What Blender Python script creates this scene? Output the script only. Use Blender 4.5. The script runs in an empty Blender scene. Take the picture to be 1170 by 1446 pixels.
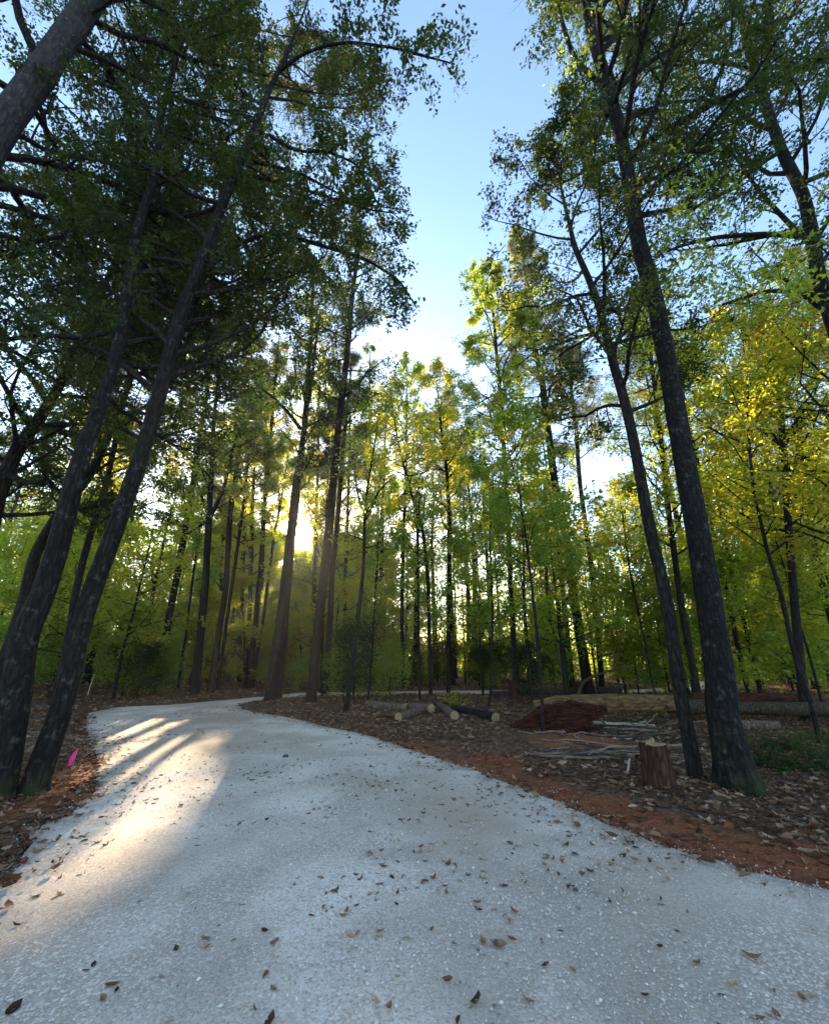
import bpy, math, numpy as np
from mathutils import Vector
from mathutils.geometry import tessellate_polygon

# ------------------------------------------------------------------ camera, sky, sun, exposure
scene = bpy.context.scene
CAM_H = 1.55; PITCH = math.radians(19.8); FPX = 590.0
cam_d = bpy.data.cameras.new('camera'); cam = bpy.data.objects.new('camera', cam_d)
scene.collection.objects.link(cam); scene.camera = cam
cam.location = (0, 0, CAM_H); cam.rotation_euler = (math.radians(90)+PITCH, 0, 0)
cam_d.sensor_fit = 'VERTICAL'; cam_d.sensor_height = 24.0; cam_d.lens = FPX/1446*24.0
cam_d.clip_start = 0.05; cam_d.clip_end = 3000

SUN_AZ = -15.6; SUN_EL = 15.4            # degrees; azimuth measured from +Y towards +X
a, e = math.radians(SUN_AZ), math.radians(SUN_EL)
SUN = np.array([math.sin(a)*math.cos(e), math.cos(a)*math.cos(e), math.sin(e)])
world = bpy.data.worlds.new('World'); scene.world = world; world.use_nodes = True
wn, wl = world.node_tree.nodes, world.node_tree.links
bg = wn['Background']; sky = wn.new('ShaderNodeTexSky'); sky.sky_type = 'NISHITA'
sky.sun_disc = False; sky.sun_elevation = e; sky.sun_rotation = a
sky.air_density = 1.0; sky.dust_density = 0.6; sky.ozone_density = 1.9
tc = wn.new('ShaderNodeTexCoord'); dt = wn.new('ShaderNodeVectorMath'); dt.operation = 'DOT_PRODUCT'
dt.inputs[1].default_value = tuple(SUN); wl.new(tc.outputs['Generated'], dt.inputs[0])
disc = wn.new('ShaderNodeMapRange'); disc.inputs['From Min'].default_value = math.cos(math.radians(1.5))
disc.inputs['From Max'].default_value = math.cos(math.radians(1.1)); wl.new(dt.outputs['Value'], disc.inputs['Value'])
dcol = wn.new('ShaderNodeVectorMath'); dcol.operation = 'SCALE'; dcol.inputs[0].default_value = (300, 235, 150)
wl.new(disc.outputs['Result'], dcol.inputs['Scale'])
addn = wn.new('ShaderNodeVectorMath'); addn.operation = 'ADD'
wl.new(sky.outputs['Color'], addn.inputs[0]); wl.new(dcol.outputs[0], addn.inputs[1])
au = wn.new('ShaderNodeMapRange'); au.interpolation_type = 'SMOOTHERSTEP'; au.inputs['From Min'].default_value = math.cos(math.radians(9))
au.inputs['From Max'].default_value = math.cos(math.radians(1.0)); wl.new(dt.outputs['Value'], au.inputs['Value'])
ac = wn.new('ShaderNodeVectorMath'); ac.operation = 'SCALE'; ac.inputs[0].default_value = (9, 5.5, 2.4); wl.new(au.outputs['Result'], ac.inputs['Scale'])
add2 = wn.new('ShaderNodeVectorMath'); add2.operation = 'ADD'; wl.new(addn.outputs[0], add2.inputs[0]); wl.new(ac.outputs[0], add2.inputs[1])
wl.new(add2.outputs[0], bg.inputs['Color']); bg.inputs['Strength'].default_value = 0.115
sl = bpy.data.lights.new('sun', 'SUN'); sl.energy = 5.0; sl.angle = math.radians(0.5); sl.color = (1.0, 0.80, 0.52)
so = bpy.data.objects.new('sun', sl); scene.collection.objects.link(so)
so.rotation_euler = Vector(SUN).to_track_quat('Z', 'Y').to_euler(); so.location = (-20, 60, 30)
vs = scene.view_settings
vs.view_transform = 'Standard'; vs.look = 'None'; vs.gamma = 1.0; vs.use_curve_mapping = False; vs.exposure = 2.4
cy = scene.cycles
cy.max_bounces = 5; cy.diffuse_bounces = 2; cy.transmission_bounces = 4; cy.glossy_bounces = 2; cy.volume_bounces = 0
cy.sample_clamp_indirect = 3.0; cy.sample_clamp_direct = 6.0; cy.use_denoising = True; cy.caustics_reflective = False; cy.caustics_refractive = False

rng = np.random.default_rng(11)
COL = scene.collection

# ------------------------------------------------------------------ helpers
def ray(u, v):
    cx = (u-585)/FPX; c = -(v-723)/FPX
    return np.array([cx, math.cos(PITCH)-c*math.sin(PITCH), math.sin(PITCH)+c*math.cos(PITCH)])
def ground_at(u, v):
    d = ray(u, v); t = -CAM_H/d[2]; return d[0]*t, d[1]*t
def at(u, v, Y):
    d = ray(u, v); t = Y/d[1]; return np.array([d[0]*t, Y, CAM_H+d[2]*t]), t

def tag(o, label=None, cat=None, group=None, kind=None):
    if label: o['label'] = label
    if cat: o['category'] = cat
    if group: o['group'] = group
    if kind: o['kind'] = kind
    return o
def empty(name, loc, rz=0):
    o = bpy.data.objects.new(name, None); COL.objects.link(o); o.location = loc
    o.rotation_euler = (0, 0, rz); o.empty_display_size = .2; return o
def mk(name, V, F, mats, parent=None, midx=None, attrs=None, smooth=False, loc=None):
    """V (n,3), F list of int arrays (m,k) with k fixed per array"""
    if not isinstance(F, list): F = [F]
    F = [np.asarray(f, dtype=np.int32) for f in F if len(f)]
    me = bpy.data.meshes.new(name); V = np.asarray(V, dtype=np.float32)
    me.vertices.add(len(V)); me.vertices.foreach_set('co', V.ravel())
    nl = sum(f.size for f in F); npoly = sum(len(f) for f in F)
    me.loops.add(nl); me.polygons.add(npoly)
    me.loops.foreach_set('vertex_index', np.concatenate([f.ravel() for f in F]))
    tot = np.concatenate([np.full(len(f), f.shape[1], dtype=np.int32) for f in F])
    st = np.concatenate([[0], np.cumsum(tot)[:-1]]).astype(np.int32)
    me.polygons.foreach_set('loop_start', st)
    if not isinstance(mats, (list, tuple)): mats = [mats]
    for m in mats: me.materials.append(m)
    if midx is not None: me.polygons.foreach_set('material_index', np.asarray(midx, dtype=np.int32))
    me.polygons.foreach_set('use_smooth', np.full(npoly, smooth))
    for k, arr in (attrs or {}).items():
        at_ = me.attributes.new(k, 'FLOAT', 'POINT'); at_.data.foreach_set('value', np.asarray(arr, dtype=np.float32))
    me.update(calc_edges=True)
    o = bpy.data.objects.new(name, me); COL.objects.link(o)
    if parent: o.parent = parent
    if loc is not None: o.location = loc
    return o
def nrm(a): return a/np.maximum(np.linalg.norm(a, axis=-1, keepdims=True), 1e-9)

def sinnoise(P, seed, freq=1.0, octs=3):
    r = np.random.default_rng(seed); out = 0; amp = 1; tot = 0
    for o in range(octs):
        for _ in range(3):
            k = r.normal(size=P.shape[-1])*freq*(2**o); out = out+amp*np.sin(P@k+r.uniform(0, 6.28)); tot += amp
        amp *= .55
    return out/tot*1.6

def resample(P, R, n):
    P = np.asarray(P, float); R = np.asarray(R, float)
    s = np.concatenate([[0], np.cumsum(np.linalg.norm(np.diff(P, axis=0), axis=1))])
    t = np.linspace(0, s[-1], n)
    # smooth: catmull style through fine linear + moving average
    Q = np.stack([np.interp(t, s, P[:, i]) for i in range(3)], 1); q = np.interp(t, s, R)
    k = max(1, n//(len(P)*3))
    for _ in range(2*k):
        Q[1:-1] = .25*Q[:-2]+.5*Q[1:-1]+.25*Q[2:]
    return Q, q
def tube(P, R, sides, seed=0, rough=.05, flare=0, cap=True, ridges=0):
    """single tube, returns V,F(list)"""
    P = np.asarray(P, float); n = len(P)
    T = nrm(np.gradient(P, axis=0)); d = P[-1]-P[0]
    ref = np.array([0, 1, 0.]) if abs(d[1]) < .75*np.linalg.norm(d) else np.array([1, 0, 0.])
    U = nrm(np.cross(T, ref)); W = np.cross(T, U)
    th = np.linspace(0, 2*np.pi, sides, endpoint=False)
    s = np.concatenate([[0], np.cumsum(np.linalg.norm(np.diff(P, axis=0), axis=1))])
    ct, stn = np.cos(th), np.sin(th)
    rr = np.asarray(R)[:, None]*np.ones(sides)
    L = max(R[0], .02)
    q = np.stack([np.broadcast_to(ct, (n, sides))*1.3, np.broadcast_to(stn, (n, sides))*1.3, np.broadcast_to((s/(L*5))[:, None], (n, sides))], -1)
    rr = rr*(1+rough*sinnoise(q, seed, 1.3, 4))
    if ridges: rr = rr*(1+ridges*sinnoise(q*np.array([5, 5, .8]), seed+5, 1.6, 2))
    if flare:
        r_ = np.random.default_rng(seed); ph = r_.uniform(0, 6.28, 3); k = np.exp(-s/(L*1.5))[:, None]
        lob = .55+.45*np.maximum(0, np.sin(3*th+ph[0])+.5*np.sin(5*th+ph[1]))
        rr = rr*(1+flare*k*k*lob[None])
    V = P[:, None]+rr[..., None]*(ct[None, :, None]*U[:, None]+stn[None, :, None]*W[:, None])
    V = V.reshape(-1, 3)
    i = np.arange(n-1)[:, None]*sides; j = np.arange(sides); j2 = (j+1) % sides
    F = np.stack([i+j, i+j2, i+sides+j2, i+sides+j], -1).reshape(-1, 4)
    Fs = [F]
    if cap:
        V = np.vstack([V, P[0], P[-1]]); b = n*sides
        Fs.append(np.stack([j2, j, np.full(sides, b)], -1)); Fs.append(np.stack([(n-1)*sides+j, (n-1)*sides+j2, np.full(sides, b+1)], -1))
    return V, Fs
def tubes(P, R, sides):
    """batch: P (m,k,3) R (m,k)"""
    m, k, _ = P.shape
    T = nrm(np.gradient(P, axis=1)); ref = np.array([.31, .47, .83])
    U = nrm(np.cross(T, ref)); W = np.cross(T, U)
    th = np.linspace(0, 2*np.pi, sides, endpoint=False)
    V = P[:, :, None]+R[:, :, None, None]*(np.cos(th)[None, None, :, None]*U[:, :, None]+np.sin(th)[None, None, :, None]*W[:, :, None])
    base = (np.arange(m)*k*sides)[:, None, None]; i = (np.arange(k-1)*sides)[None, :, None]; j = np.arange(sides)[None, None, :]; j2 = (j+1) % sides
    F = np.stack([base+i+j, base+i+j2, base+i+sides+j2, base+i+sides+j], -1).reshape(-1, 4)
    return V.reshape(-1, 3), F
def grow(S, D, L, k, wob, up, r):
    P = np.empty((len(S), k, 3)); P[:, 0] = S; d = nrm(D)
    for i in range(1, k):
        d = nrm(d+r.normal(size=d.shape)*wob+np.array([0, 0, up])); P[:, i] = P[:, i-1]+d*(L/(k-1))[:, None]
    return P
def pick(P, r, n, lo=.25):
    """n random points with directions along each polyline of P"""
    m, k, _ = P.shape
    t = (lo+(1-lo)*(np.arange(n)[None]+r.uniform(0, 1, (m, n)))/n)*(k-1); t = np.minimum(t, k-1.001)
    i = t.astype(int); f = (t-i)[..., None]; row = np.arange(m)[:, None]
    A, B = P[row, i], P[row, i+1]
    return (A+(B-A)*f).reshape(-1, 3), nrm(B-A).reshape(-1, 3), (t/(k-1)).reshape(-1)
def side_dir(D, r, spread, flat=.5):
    q = r.normal(size=D.shape); q[:, 2] *= flat; q = q-D*(q*D).sum(1, keepdims=True)
    return nrm(D*(1-spread)+nrm(q)*spread)
def leafmesh(C, size, r, horiz=.6, width=.3, droop=.15):
    n = len(C); ax = r.normal(size=(n, 3)); ax[:, 2] = ax[:, 2]*.5-droop; ax = nrm(ax)
    nn = r.normal(size=(n, 3))*(1-horiz)+np.array([0, 0, 1])*horiz; nn = nrm(nn)
    b = nrm(np.cross(nn, ax)); nn = np.cross(ax, b)
    s = size*r.uniform(.65, 1.3, (n, 1)); w = s*width
    V = np.stack([C, C+ax*s*.5+b*w+nn*s*.08, C+ax*s-nn*s*.1, C+ax*s*.45-b*w+nn*s*.08], 1).reshape(-1, 3)
    F = np.arange(n*4).reshape(-1, 4)
    return V, F, np.repeat(r.uniform(0, 1, n), 4)

# ------------------------------------------------------------------ light gaps in the canopy (real openings)
def inpoly(x, y, poly):
    poly = np.asarray(poly); ins = np.zeros(len(x), bool); j = len(poly)-1
    for i in range(len(poly)):
        xi, yi = poly[i]; xj, yj = poly[j]
        c = ((yi > y) != (yj > y)) & (x < (xj-xi)*(y-yi)/((yj-yi) if yj != yi else 1e-9)+xi)
        ins ^= c; j = i
    return ins
LIT = [([ground_at(*q) for q in pl], pr_, dd_) for pl, pr_, dd_ in (
    ([(128, 1046), (150, 1020), (228, 1016), (262, 1024), (215, 1046), (135, 1066)], .985, 1.0),
    ([(60, 1090), (150, 1080), (235, 1045), (290, 1042), (288, 1075), (276, 1110), (225, 1165), (150, 1195), (185, 1140), (185, 1108), (140, 1108), (95, 1118)], .97, 1.0),
    ([(225, 1165), (150, 1240), (60, 1320), (0, 1372), (-60, 1420), (-60, 1370), (0, 1318), (80, 1250), (150, 1195)], 1.0, 1.1))]
def keep_mask(C, r, dil=0.0):
    """drop leaves that would close the gap over the lane, the sun gap and the light lanes"""
    k = np.ones(len(C), bool)
    t = (C-np.array([0, 0, CAM_H]))@SUN; per = np.linalg.norm((C-np.array([0, 0, CAM_H]))-t[:, None]*SUN, axis=1)
    k &= ~((per < np.minimum(.03+.024*t, .55)) & (t > 0))
    g = C-SUN*(C[:, 2:3]/SUN[2]); j = r.normal(size=(len(C), 2))*.12
    for pl, pr_, dd_ in LIT:
        q = dil*dd_; hit = np.zeros(len(C), bool)
        for dx, dy in (((0, 0),) if not dil else [(w_*q, 0) for w_ in np.linspace(-1, 1, 9)]+[(0, 2*q), (0, -2*q)]):
            hit |= inpoly(g[:, 0]+j[:, 0]+dx, g[:, 1]+j[:, 1]+dy, pl)
        k &= ~(hit & (r.uniform(size=len(C)) < pr_))
    # opening above the lane
    n = sinnoise(C, 77, .9, 3)*.45
    x, y, z = C.T
    y2 = np.maximum(y, 1)
    lo = np.interp(y, [4, 5.2, 6.2, 8, 12], [.9, .65, .1, -.35, -.4]); hi = np.interp(y, [4, 6, 8, 12, 15], [1.65, 1.7, 1.6, 1.4, 1.0])
    az = x/y2; el = (z-CAM_H)/y2
    lane = (x > lo+n) & (x < hi+n*.9) & (z > 6) & (y < 14.5+n) & (y > -2)
    far = (y >= 12) & (az > -.03+n*.03) & (az < np.interp(el, [.9, 1.1, 1.3, 1.6], [.04, .10, .14, .18])+n*.03) & (el > .93+n*.06)
    k &= ~(lane | far)
    return k

# ------------------------------------------------------------------ materials
def newmat(name):
    m = bpy.data.materials.new(name); m.use_nodes = True; nt = m.node_tree
    for n in list(nt.nodes): nt.nodes.remove(n)
    out = nt.nodes.new('ShaderNodeOutputMaterial'); return m, nt, out
class NT:
    def __init__(s, nt): s.nt = nt
    def n(s, t, **kw):
        nd = s.nt.nodes.new(t)
        for k, v in kw.items(): setattr(nd, k, v)
        return nd
    def l(s, a, b): s.nt.links.new(a, b)
    def noise(s, vec, scale, detail=4, rough=.55, dist=0):
        nd = s.n('ShaderNodeTexNoise'); nd.inputs['Scale'].default_value = scale; nd.inputs['Detail'].default_value = detail
        nd.inputs['Roughness'].default_value = rough; nd.inputs['Distortion'].default_value = dist
        if vec is not None: s.l(vec, nd.inputs['Vector'])
        return nd.outputs['Fac']
    def ramp(s, fac, stops, interp='LINEAR'):
        nd = s.n('ShaderNodeValToRGB'); cr = nd.color_ramp; cr.interpolation = interp
        while len(cr.elements) < len(stops): cr.elements.new(.5)
        for el, (p, c) in zip(cr.elements, stops):
            el.position = p; el.color = (*c, 1) if len(c) == 3 else c
        s.l(fac, nd.inputs['Fac']); return nd.outputs['Color']
    def mix(s, fac, a, b, mode='MIX'):
        nd = s.n('ShaderNodeMix', data_type='RGBA', blend_type=mode)
        for sock, val in ((nd.inputs[0], fac), (nd.inputs[6], a), (nd.inputs[7], b)):
            if hasattr(val, 'links'): s.l(val, sock)
            elif isinstance(val, (int, float)): sock.default_value = val
            else: sock.default_value = (*val, 1)
        return nd.outputs[2]
    def math(s, op, a, b=0.0):
        nd = s.n('ShaderNodeMath', operation=op)
        for sock, val in ((nd.inputs[0], a), (nd.inputs[1], b)):
            if hasattr(val, 'links'): s.l(val, sock)
            else: sock.default_value = val
        return nd.outputs[0]
    def attr(s, name): return s.n('ShaderNodeAttribute', attribute_name=name).outputs['Fac']
    def bump(s, h, strength, dist):
        nd = s.n('ShaderNodeBump'); nd.inputs['Strength'].default_value = strength; nd.inputs['Distance'].default_value = dist
        s.l(h, nd.inputs['Height']); return nd.outputs['Normal']
    def pr(s, col, rough=.8, normal=None, spec=.3):
        nd = s.n('ShaderNodeBsdfPrincipled')
        if hasattr(col, 'links'): s.l(col, nd.inputs['Base Color'])
        else: nd.inputs['Base Color'].default_value = (*col, 1)
        if hasattr(rough, 'links'): s.l(rough, nd.inputs['Roughness'])
        else: nd.inputs['Roughness'].default_value = rough
        nd.inputs['Specular IOR Level'].default_value = spec
        if normal is not None: s.l(normal, nd.inputs['Normal'])
        return nd.outputs[0]
def scaled(N, vec, sc):
    mp = N.n('ShaderNodeMapping'); mp.inputs['Scale'].default_value = sc; N.l(vec, mp.inputs['Vector']); return mp.outputs[0]

def leaf_mat(name, stops, trans, tw=.5, gloss=.35, spec=.5):
    """stops: reflect ramp over tint; trans: translucent ramp over tint"""
    m, nt, out = newmat(name); N = NT(nt)
    oi = N.n('ShaderNodeObjectInfo').outputs['Random']; gp = N.n('ShaderNodeNewGeometry').outputs['Position']
    cl = N.noise(gp, .5, 3)
    f = N.math('ADD', N.math('MULTIPLY', N.attr('tint'), .5), N.math('ADD', N.math('MULTIPLY', oi, .22), N.math('SUBTRACT', N.math('MULTIPLY', cl, 1.3), .5)))
    c = N.ramp(f, stops); t = N.ramp(f, trans)
    p = N.pr(c, gloss, spec=spec); tr = N.n('ShaderNodeBsdfTranslucent'); N.l(t, tr.inputs[0])
    mx = N.n('ShaderNodeMixShader'); mx.inputs[0].default_value = tw; N.l(p, mx.inputs[1]); N.l(tr.outputs[0], mx.inputs[2])
    N.l(mx.outputs[0], out.inputs[0]); return m
M = {}
M['leaf_dark'] = leaf_mat('dark_green_leaf', [(0, (.010, .022, .007)), (.5, (.018, .038, .009)), (1, (.045, .055, .013))],
                          [(0, (.05, .10, .01)), (.6, (.12, .19, .012)), (1, (.34, .29, .03))], .4, gloss=.45, spec=.3)
M['leaf_mid'] = leaf_mat('green_leaf', [(0, (.045, .10, .02)), (.5, (.08, .15, .025)), (1, (.2, .19, .03))],
                         [(0, (.22, .42, .03)), (.5, (.52, .66, .04)), (.85, (.80, .72, .05)), (1, (.8, .48, .06))], .55)
M['leaf_yellow'] = leaf_mat('yellowing_leaf', [(0, (.05, .10, .018)), (.5, (.12, .14, .02)), (1, (.25, .16, .03))],
                            [(0, (.30, .50, .02)), (.45, (.66, .70, .03)), (.8, (.88, .68, .04)), (1, (.85, .42, .05))], .6)
M['needle'] = leaf_mat('pine_needle', [(0, (.03, .06, .025)), (.6, (.06, .09, .03)), (1, (.14, .11, .03))],
                       [(0, (.12, .2, .05)), (1, (.4, .35, .08))], .35)

def bark_mat(name, c0, c1, lichen=.25, moss=0, rings=False, ck=.6):
    m, nt, out = newmat(name); N = NT(nt)
    ob = N.n('ShaderNodeTexCoord').outputs['Object']
    st = scaled(N, ob, (1, 1, .18)) if not rings else scaled(N, ob, (1, 1, 1.6))
    n1 = N.noise(st, 22, 6, .65); n2 = N.noise(ob, 3.0, 4); n3 = N.noise(ob, 9, 5, .7)
    v = N.n('ShaderNodeTexVoronoi', feature='DISTANCE_TO_EDGE'); v.inputs['Scale'].default_value = 16
    N.l(scaled(N, ob, (1, 1, .25)), v.inputs['Vector'])
    crack = N.ramp(v.outputs['Distance'], [(0, (0, 0, 0)), (.25, (1, 1, 1))])
    col = N.mix(N.ramp(n1, [(.3, (0, 0, 0)), (.75, (1, 1, 1))]), c0, c1)
    col = N.mix(N.math('MULTIPLY', N.ramp(n3, [(.56, (0, 0, 0)), (.66, (1, 1, 1))]), lichen), col, (.20, .215, .195))
    col = N.mix(ck, col, N.mix(1, col, crack, 'MULTIPLY'))
    if moss:
        z = N.n('ShaderNodeSeparateXYZ'); N.l(ob, z.inputs[0])
        mz = N.n('ShaderNodeMapRange'); mz.inputs['From Min'].default_value = moss; mz.inputs['From Max'].default_value = 0.0
        N.l(z.outputs['Z'], mz.inputs['Value'])
        mk_ = N.math('MULTIPLY', mz.outputs[0], N.ramp(n2, [(.4, (0, 0, 0)), (.55, (1, 1, 1))]))
        col = N.mix(N.math('MULTIPLY', mk_, .6), col, (.034, .042, .012))
    h = N.math('ADD', N.math('MULTIPLY', n1, .6), N.math('MULTIPLY', crack, ck))
    N.l(N.pr(col, .9, N.bump(h, .9, .02), .15), out.inputs[0]); return m
M['bark'] = bark_mat('grey_brown_bark', (.010, .008, .007), (.045, .036, .03), .14)
M['bark_moss'] = bark_mat('mossy_bark', (.007, .006, .006), (.028, .024, .022), .26, moss=.75, rings=True)
M['bark_left'] = bark_mat('dark_mossy_bark', (.007, .006, .005), (.03, .025, .022), .3, moss=.38)
M['bark_pine'] = bark_mat('pine_bark', (.022, .012, .009), (.085, .05, .038), .04)
M['bark_pale'] = bark_mat('pale_bark', (.022, .020, .020), (.075, .07, .07), .35, ck=.3)
M['bark_log'] = bark_mat('log_bark', (.10, .066, .044), (.30, .21, .145), .15)
M['bark_old'] = bark_mat('weathered_log_bark', (.03, .02, .014), (.13, .09, .062), .08)
M['bark_rot'] = bark_mat('rotting_bark', (.03, .014, .009), (.11, .05, .028), .06)

def simple(name, c0, c1, scale=8, rough=.85, bump=.4, bd=.02, stretch=(1, 1, 1)):
    m, nt, out = newmat(name); N = NT(nt); ob = scaled(N, N.n('ShaderNodeTexCoord').outputs['Object'], stretch)
    n = N.noise(ob, scale, 6, .65); col = N.mix(N.ramp(n, [(.3, (0, 0, 0)), (.7, (1, 1, 1))]), c0, c1)
    N.l(N.pr(col, rough, N.bump(n, bump, bd), .2), out.inputs[0]); return m
M['cut'] = simple('fresh_cut_wood', (.42, .27, .13), (.62, .46, .27), 14)
m, nt, out = newmat('sawn_end_grain'); N = NT(nt); ob = N.n('ShaderNodeTexCoord').outputs['Object']
rg = N.n('ShaderNodeTexNoise'); rg.inputs['Scale'].default_value = 3; N.l(ob, rg.inputs['Vector'])
rad_ = N.attr('rad'); wv = N.math('SINE', N.math('MULTIPLY', N.math('ADD', rad_, N.math('MULTIPLY', rg.outputs['Fac'], .12)), 70.0))
cw = N.mix(N.math('ADD', N.math('MULTIPLY', wv, .22), .4), (.24, .14, .07), (.42, .28, .16))
cw = N.mix(N.ramp(N.noise(ob, 12, 5, .7), [(.45, (0, 0, 0)), (.7, (1, 1, 1))]), cw, (.22, .13, .07))
N.l(N.pr(cw, .8, N.bump(wv, .3, .002), .2), out.inputs[0]); M['cut'] = m
M['stick'] = simple('bare_grey_wood', (.09, .062, .044), (.28, .205, .15), 12, stretch=(.4, 1, 1))
M['white_wood'] = simple('bleached_wood', (.30, .25, .20), (.50, .45, .38), 12)
M['dark_wood'] = simple('dark_wood', (.02, .015, .012), (.08, .06, .045), 12)
M['red_rot'] = simple('red_rotten_wood', (.006, .002, .0015), (.095, .026, .012), 16, .95, 1, .05, (.25, 1, 1))
M['orange_rot'] = simple('orange_rotten_wood', (.018, .009, .006), (.27, .15, .06), 14, .95, 1, .08, (.3, 1, 1))
M['clay'] = simple('red_clay', (.11, .035, .015), (.26, .09, .04), 6, .95, .8, .05)
M['stone'] = simple('dark_stone', (.04, .04, .04), (.09, .09, .09), 20)
M['pink'] = simple('pink_plastic', (.85, .03, .25), (.95, .06, .33), 10, .5, .05, .002)
M['wire'] = simple('flag_wire', (.3, .3, .3), (.4, .4, .4), 10, .4, .05, .002)
M['paint'] = simple('white_paint', (.6, .6, .58), (.8, .8, .78), 10, .6, .05, .002)

def fallen_mat(name, stops):
    m, nt, out = newmat(name); N = NT(nt)
    oi = N.n('ShaderNodeObjectInfo').outputs['Random']
    f = N.math('FRACT', N.math('ADD', N.attr('tint'), oi))
    c = N.ramp(f, stops)
    p = N.pr(c, .85, spec=.12); tr = N.n('ShaderNodeBsdfTranslucent'); N.l(c, tr.inputs[0])
    mx = N.n('ShaderNodeMixShader'); mx.inputs[0].default_value = .2; N.l(p, mx.inputs[1]); N.l(tr.outputs[0], mx.inputs[2])
    N.l(mx.outputs[0], out.inputs[0]); return m
M['fallen'] = fallen_mat('fallen_leaf', [(0, (.07, .032, .017)), (.4, (.15, .072, .038)), (.7, (.24, .13, .07)), (.9, (.36, .22, .13)), (1, (.45, .32, .22))])
M['fallen_road'] = fallen_mat('road_leaf', [(0, (.05, .03, .02)), (.35, (.15, .085, .05)), (.7, (.28, .17, .10)), (1, (.48, .34, .20))])

# ground
m, nt, out = newmat('forest_floor'); N = NT(nt); gp = N.n('ShaderNodeNewGeometry').outputs['Position']
big = N.noise(gp, .35, 4); fine = N.noise(gp, 9, 8, .75); mid = N.noise(gp, 2.2, 6, .7)
vo = N.n('ShaderNodeTexVoronoi'); vo.inputs['Scale'].default_value = 22; N.l(gp, vo.inputs['Vector'])
vs_ = N.n('ShaderNodeSeparateColor'); N.l(vo.outputs['Color'], vs_.inputs[0])
lit = N.ramp(vs_.outputs[0], [(0, (.045, .023, .014)), (.4, (.12, .062, .036)), (.75, (.20, .115, .068)), (1, (.32, .20, .13))])
lit = N.mix(N.math('MULTIPLY', fine, .6), lit, (.05, .03, .02))
cl = N.mix(N.ramp(mid, [(.3, (0, 0, 0)), (.7, (1, 1, 1))]), (.17, .052, .022), (.30, .105, .045))
edge = N.ramp(N.math('ADD', N.attr('clay'), N.math('MULTIPLY', N.math('SUBTRACT', mid, .5), .9)), [(.42, (0, 0, 0)), (.62, (1, 1, 1))])
col = N.mix(edge, lit, cl)
dirt = N.ramp(N.math('ADD', N.attr('dirt'), N.math('MULTIPLY', N.math('SUBTRACT', mid, .5), .8)), [(.42, (0, 0, 0)), (.6, (1, 1, 1))])
col = N.mix(dirt, col, (.30, .22, .16))
h = N.math('ADD', N.math('MULTIPLY', fine, .8), N.math('ADD', vo.outputs['Distance'], N.math('MULTIPLY', mid, .7)))
N.l(N.pr(col, .95, N.bump(h, 1.0, .035), .15), out.inputs[0]); M['ground'] = m

m, nt, out = newmat('crushed_gravel'); N = NT(nt); gp = N.n('ShaderNodeNewGeometry').outputs['Position']
patch = N.noise(gp, .55, 5, .6, .6); pm = N.ramp(patch, [(.42, (0, 0, 0)), (.58, (1, 1, 1))])
v1 = N.n('ShaderNodeTexVoronoi'); v1.inputs['Scale'].default_value = 70; N.l(gp, v1.inputs['Vector'])
v2 = N.n('ShaderNodeTexVoronoi'); v2.inputs['Scale'].default_value = 150; N.l(gp, v2.inputs['Vector'])
s1 = N.n('ShaderNodeSeparateColor'); N.l(v1.outputs['Color'], s1.inputs[0])
s2 = N.n('ShaderNodeSeparateColor'); N.l(v2.outputs['Color'], s2.inputs[0])
stone = N.ramp(s1.outputs[0], [(0, (.48, .375, .285)), (.25, (.74, .60, .475)), (.7, (.87, .725, .59)), (1, (.93, .83, .72))])
dust = N.ramp(s2.outputs[1], [(0, (.34, .245, .17)), (.5, (.50, .38, .285)), (1, (.66, .53, .42))])
fn = N.noise(gp, 30, 6, .7)
dust = N.mix(N.math('MULTIPLY', fn, .5), dust, (.24, .185, .14))
comp = N.mix(N.math('MULTIPLY', N.ramp(s1.outputs[1], [(.68, (0, 0, 0)), (.72, (1, 1, 1))]), .7), dust, stone)  # compacted: stones in dust
col = N.mix(N.math('ADD', N.math('MULTIPLY', pm, .7), .15), comp, stone)
brn = N.ramp(N.noise(gp, .28, 3), [(.48, (0, 0, 0)), (.6, (1, 1, 1))]); trk = N.math('MULTIPLY', N.attr('track'), N.ramp(N.noise(gp, 1.3, 4), [(.35, (.25, .25, .25)), (.6, (1, 1, 1))])); col = N.mix(N.math('MULTIPLY', trk, .6), col, dust)
col = N.mix(N.math('MULTIPLY', brn, .9), col, N.mix(.5, dust, (.46, .325, .225)))
eg = N.ramp(N.math('ADD', N.attr('edge'), N.math('MULTIPLY', N.math('SUBTRACT', N.noise(gp, 3, 5, .7), .5), 1.0)), [(.55, (0, 0, 0)), (.95, (1, 1, 1))])
col = N.mix(N.math('MULTIPLY', eg, .7), col, (.22, .15, .105))
h = N.math('ADD', N.math('MULTIPLY', v1.outputs['Distance'], -1.0), N.math('ADD', N.math('MULTIPLY', v2.outputs['Distance'], -.5), N.math('MULTIPLY', fn, .8)))
N.l(N.pr(col, .9, N.bump(h, .55, .004), .2), out.inputs[0]); M['gravel'] = m
m, nt, out = newmat('limestone_chips'); N = NT(nt)
N.l(N.pr(N.ramp(N.attr('tint'), [(0, (.28, .24, .20)), (.3, (.48, .42, .36)), (.8, (.62, .54, .47)), (1, (.74, .66, .59))]), .85, spec=.2), out.inputs[0]); M['chips'] = m

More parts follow.
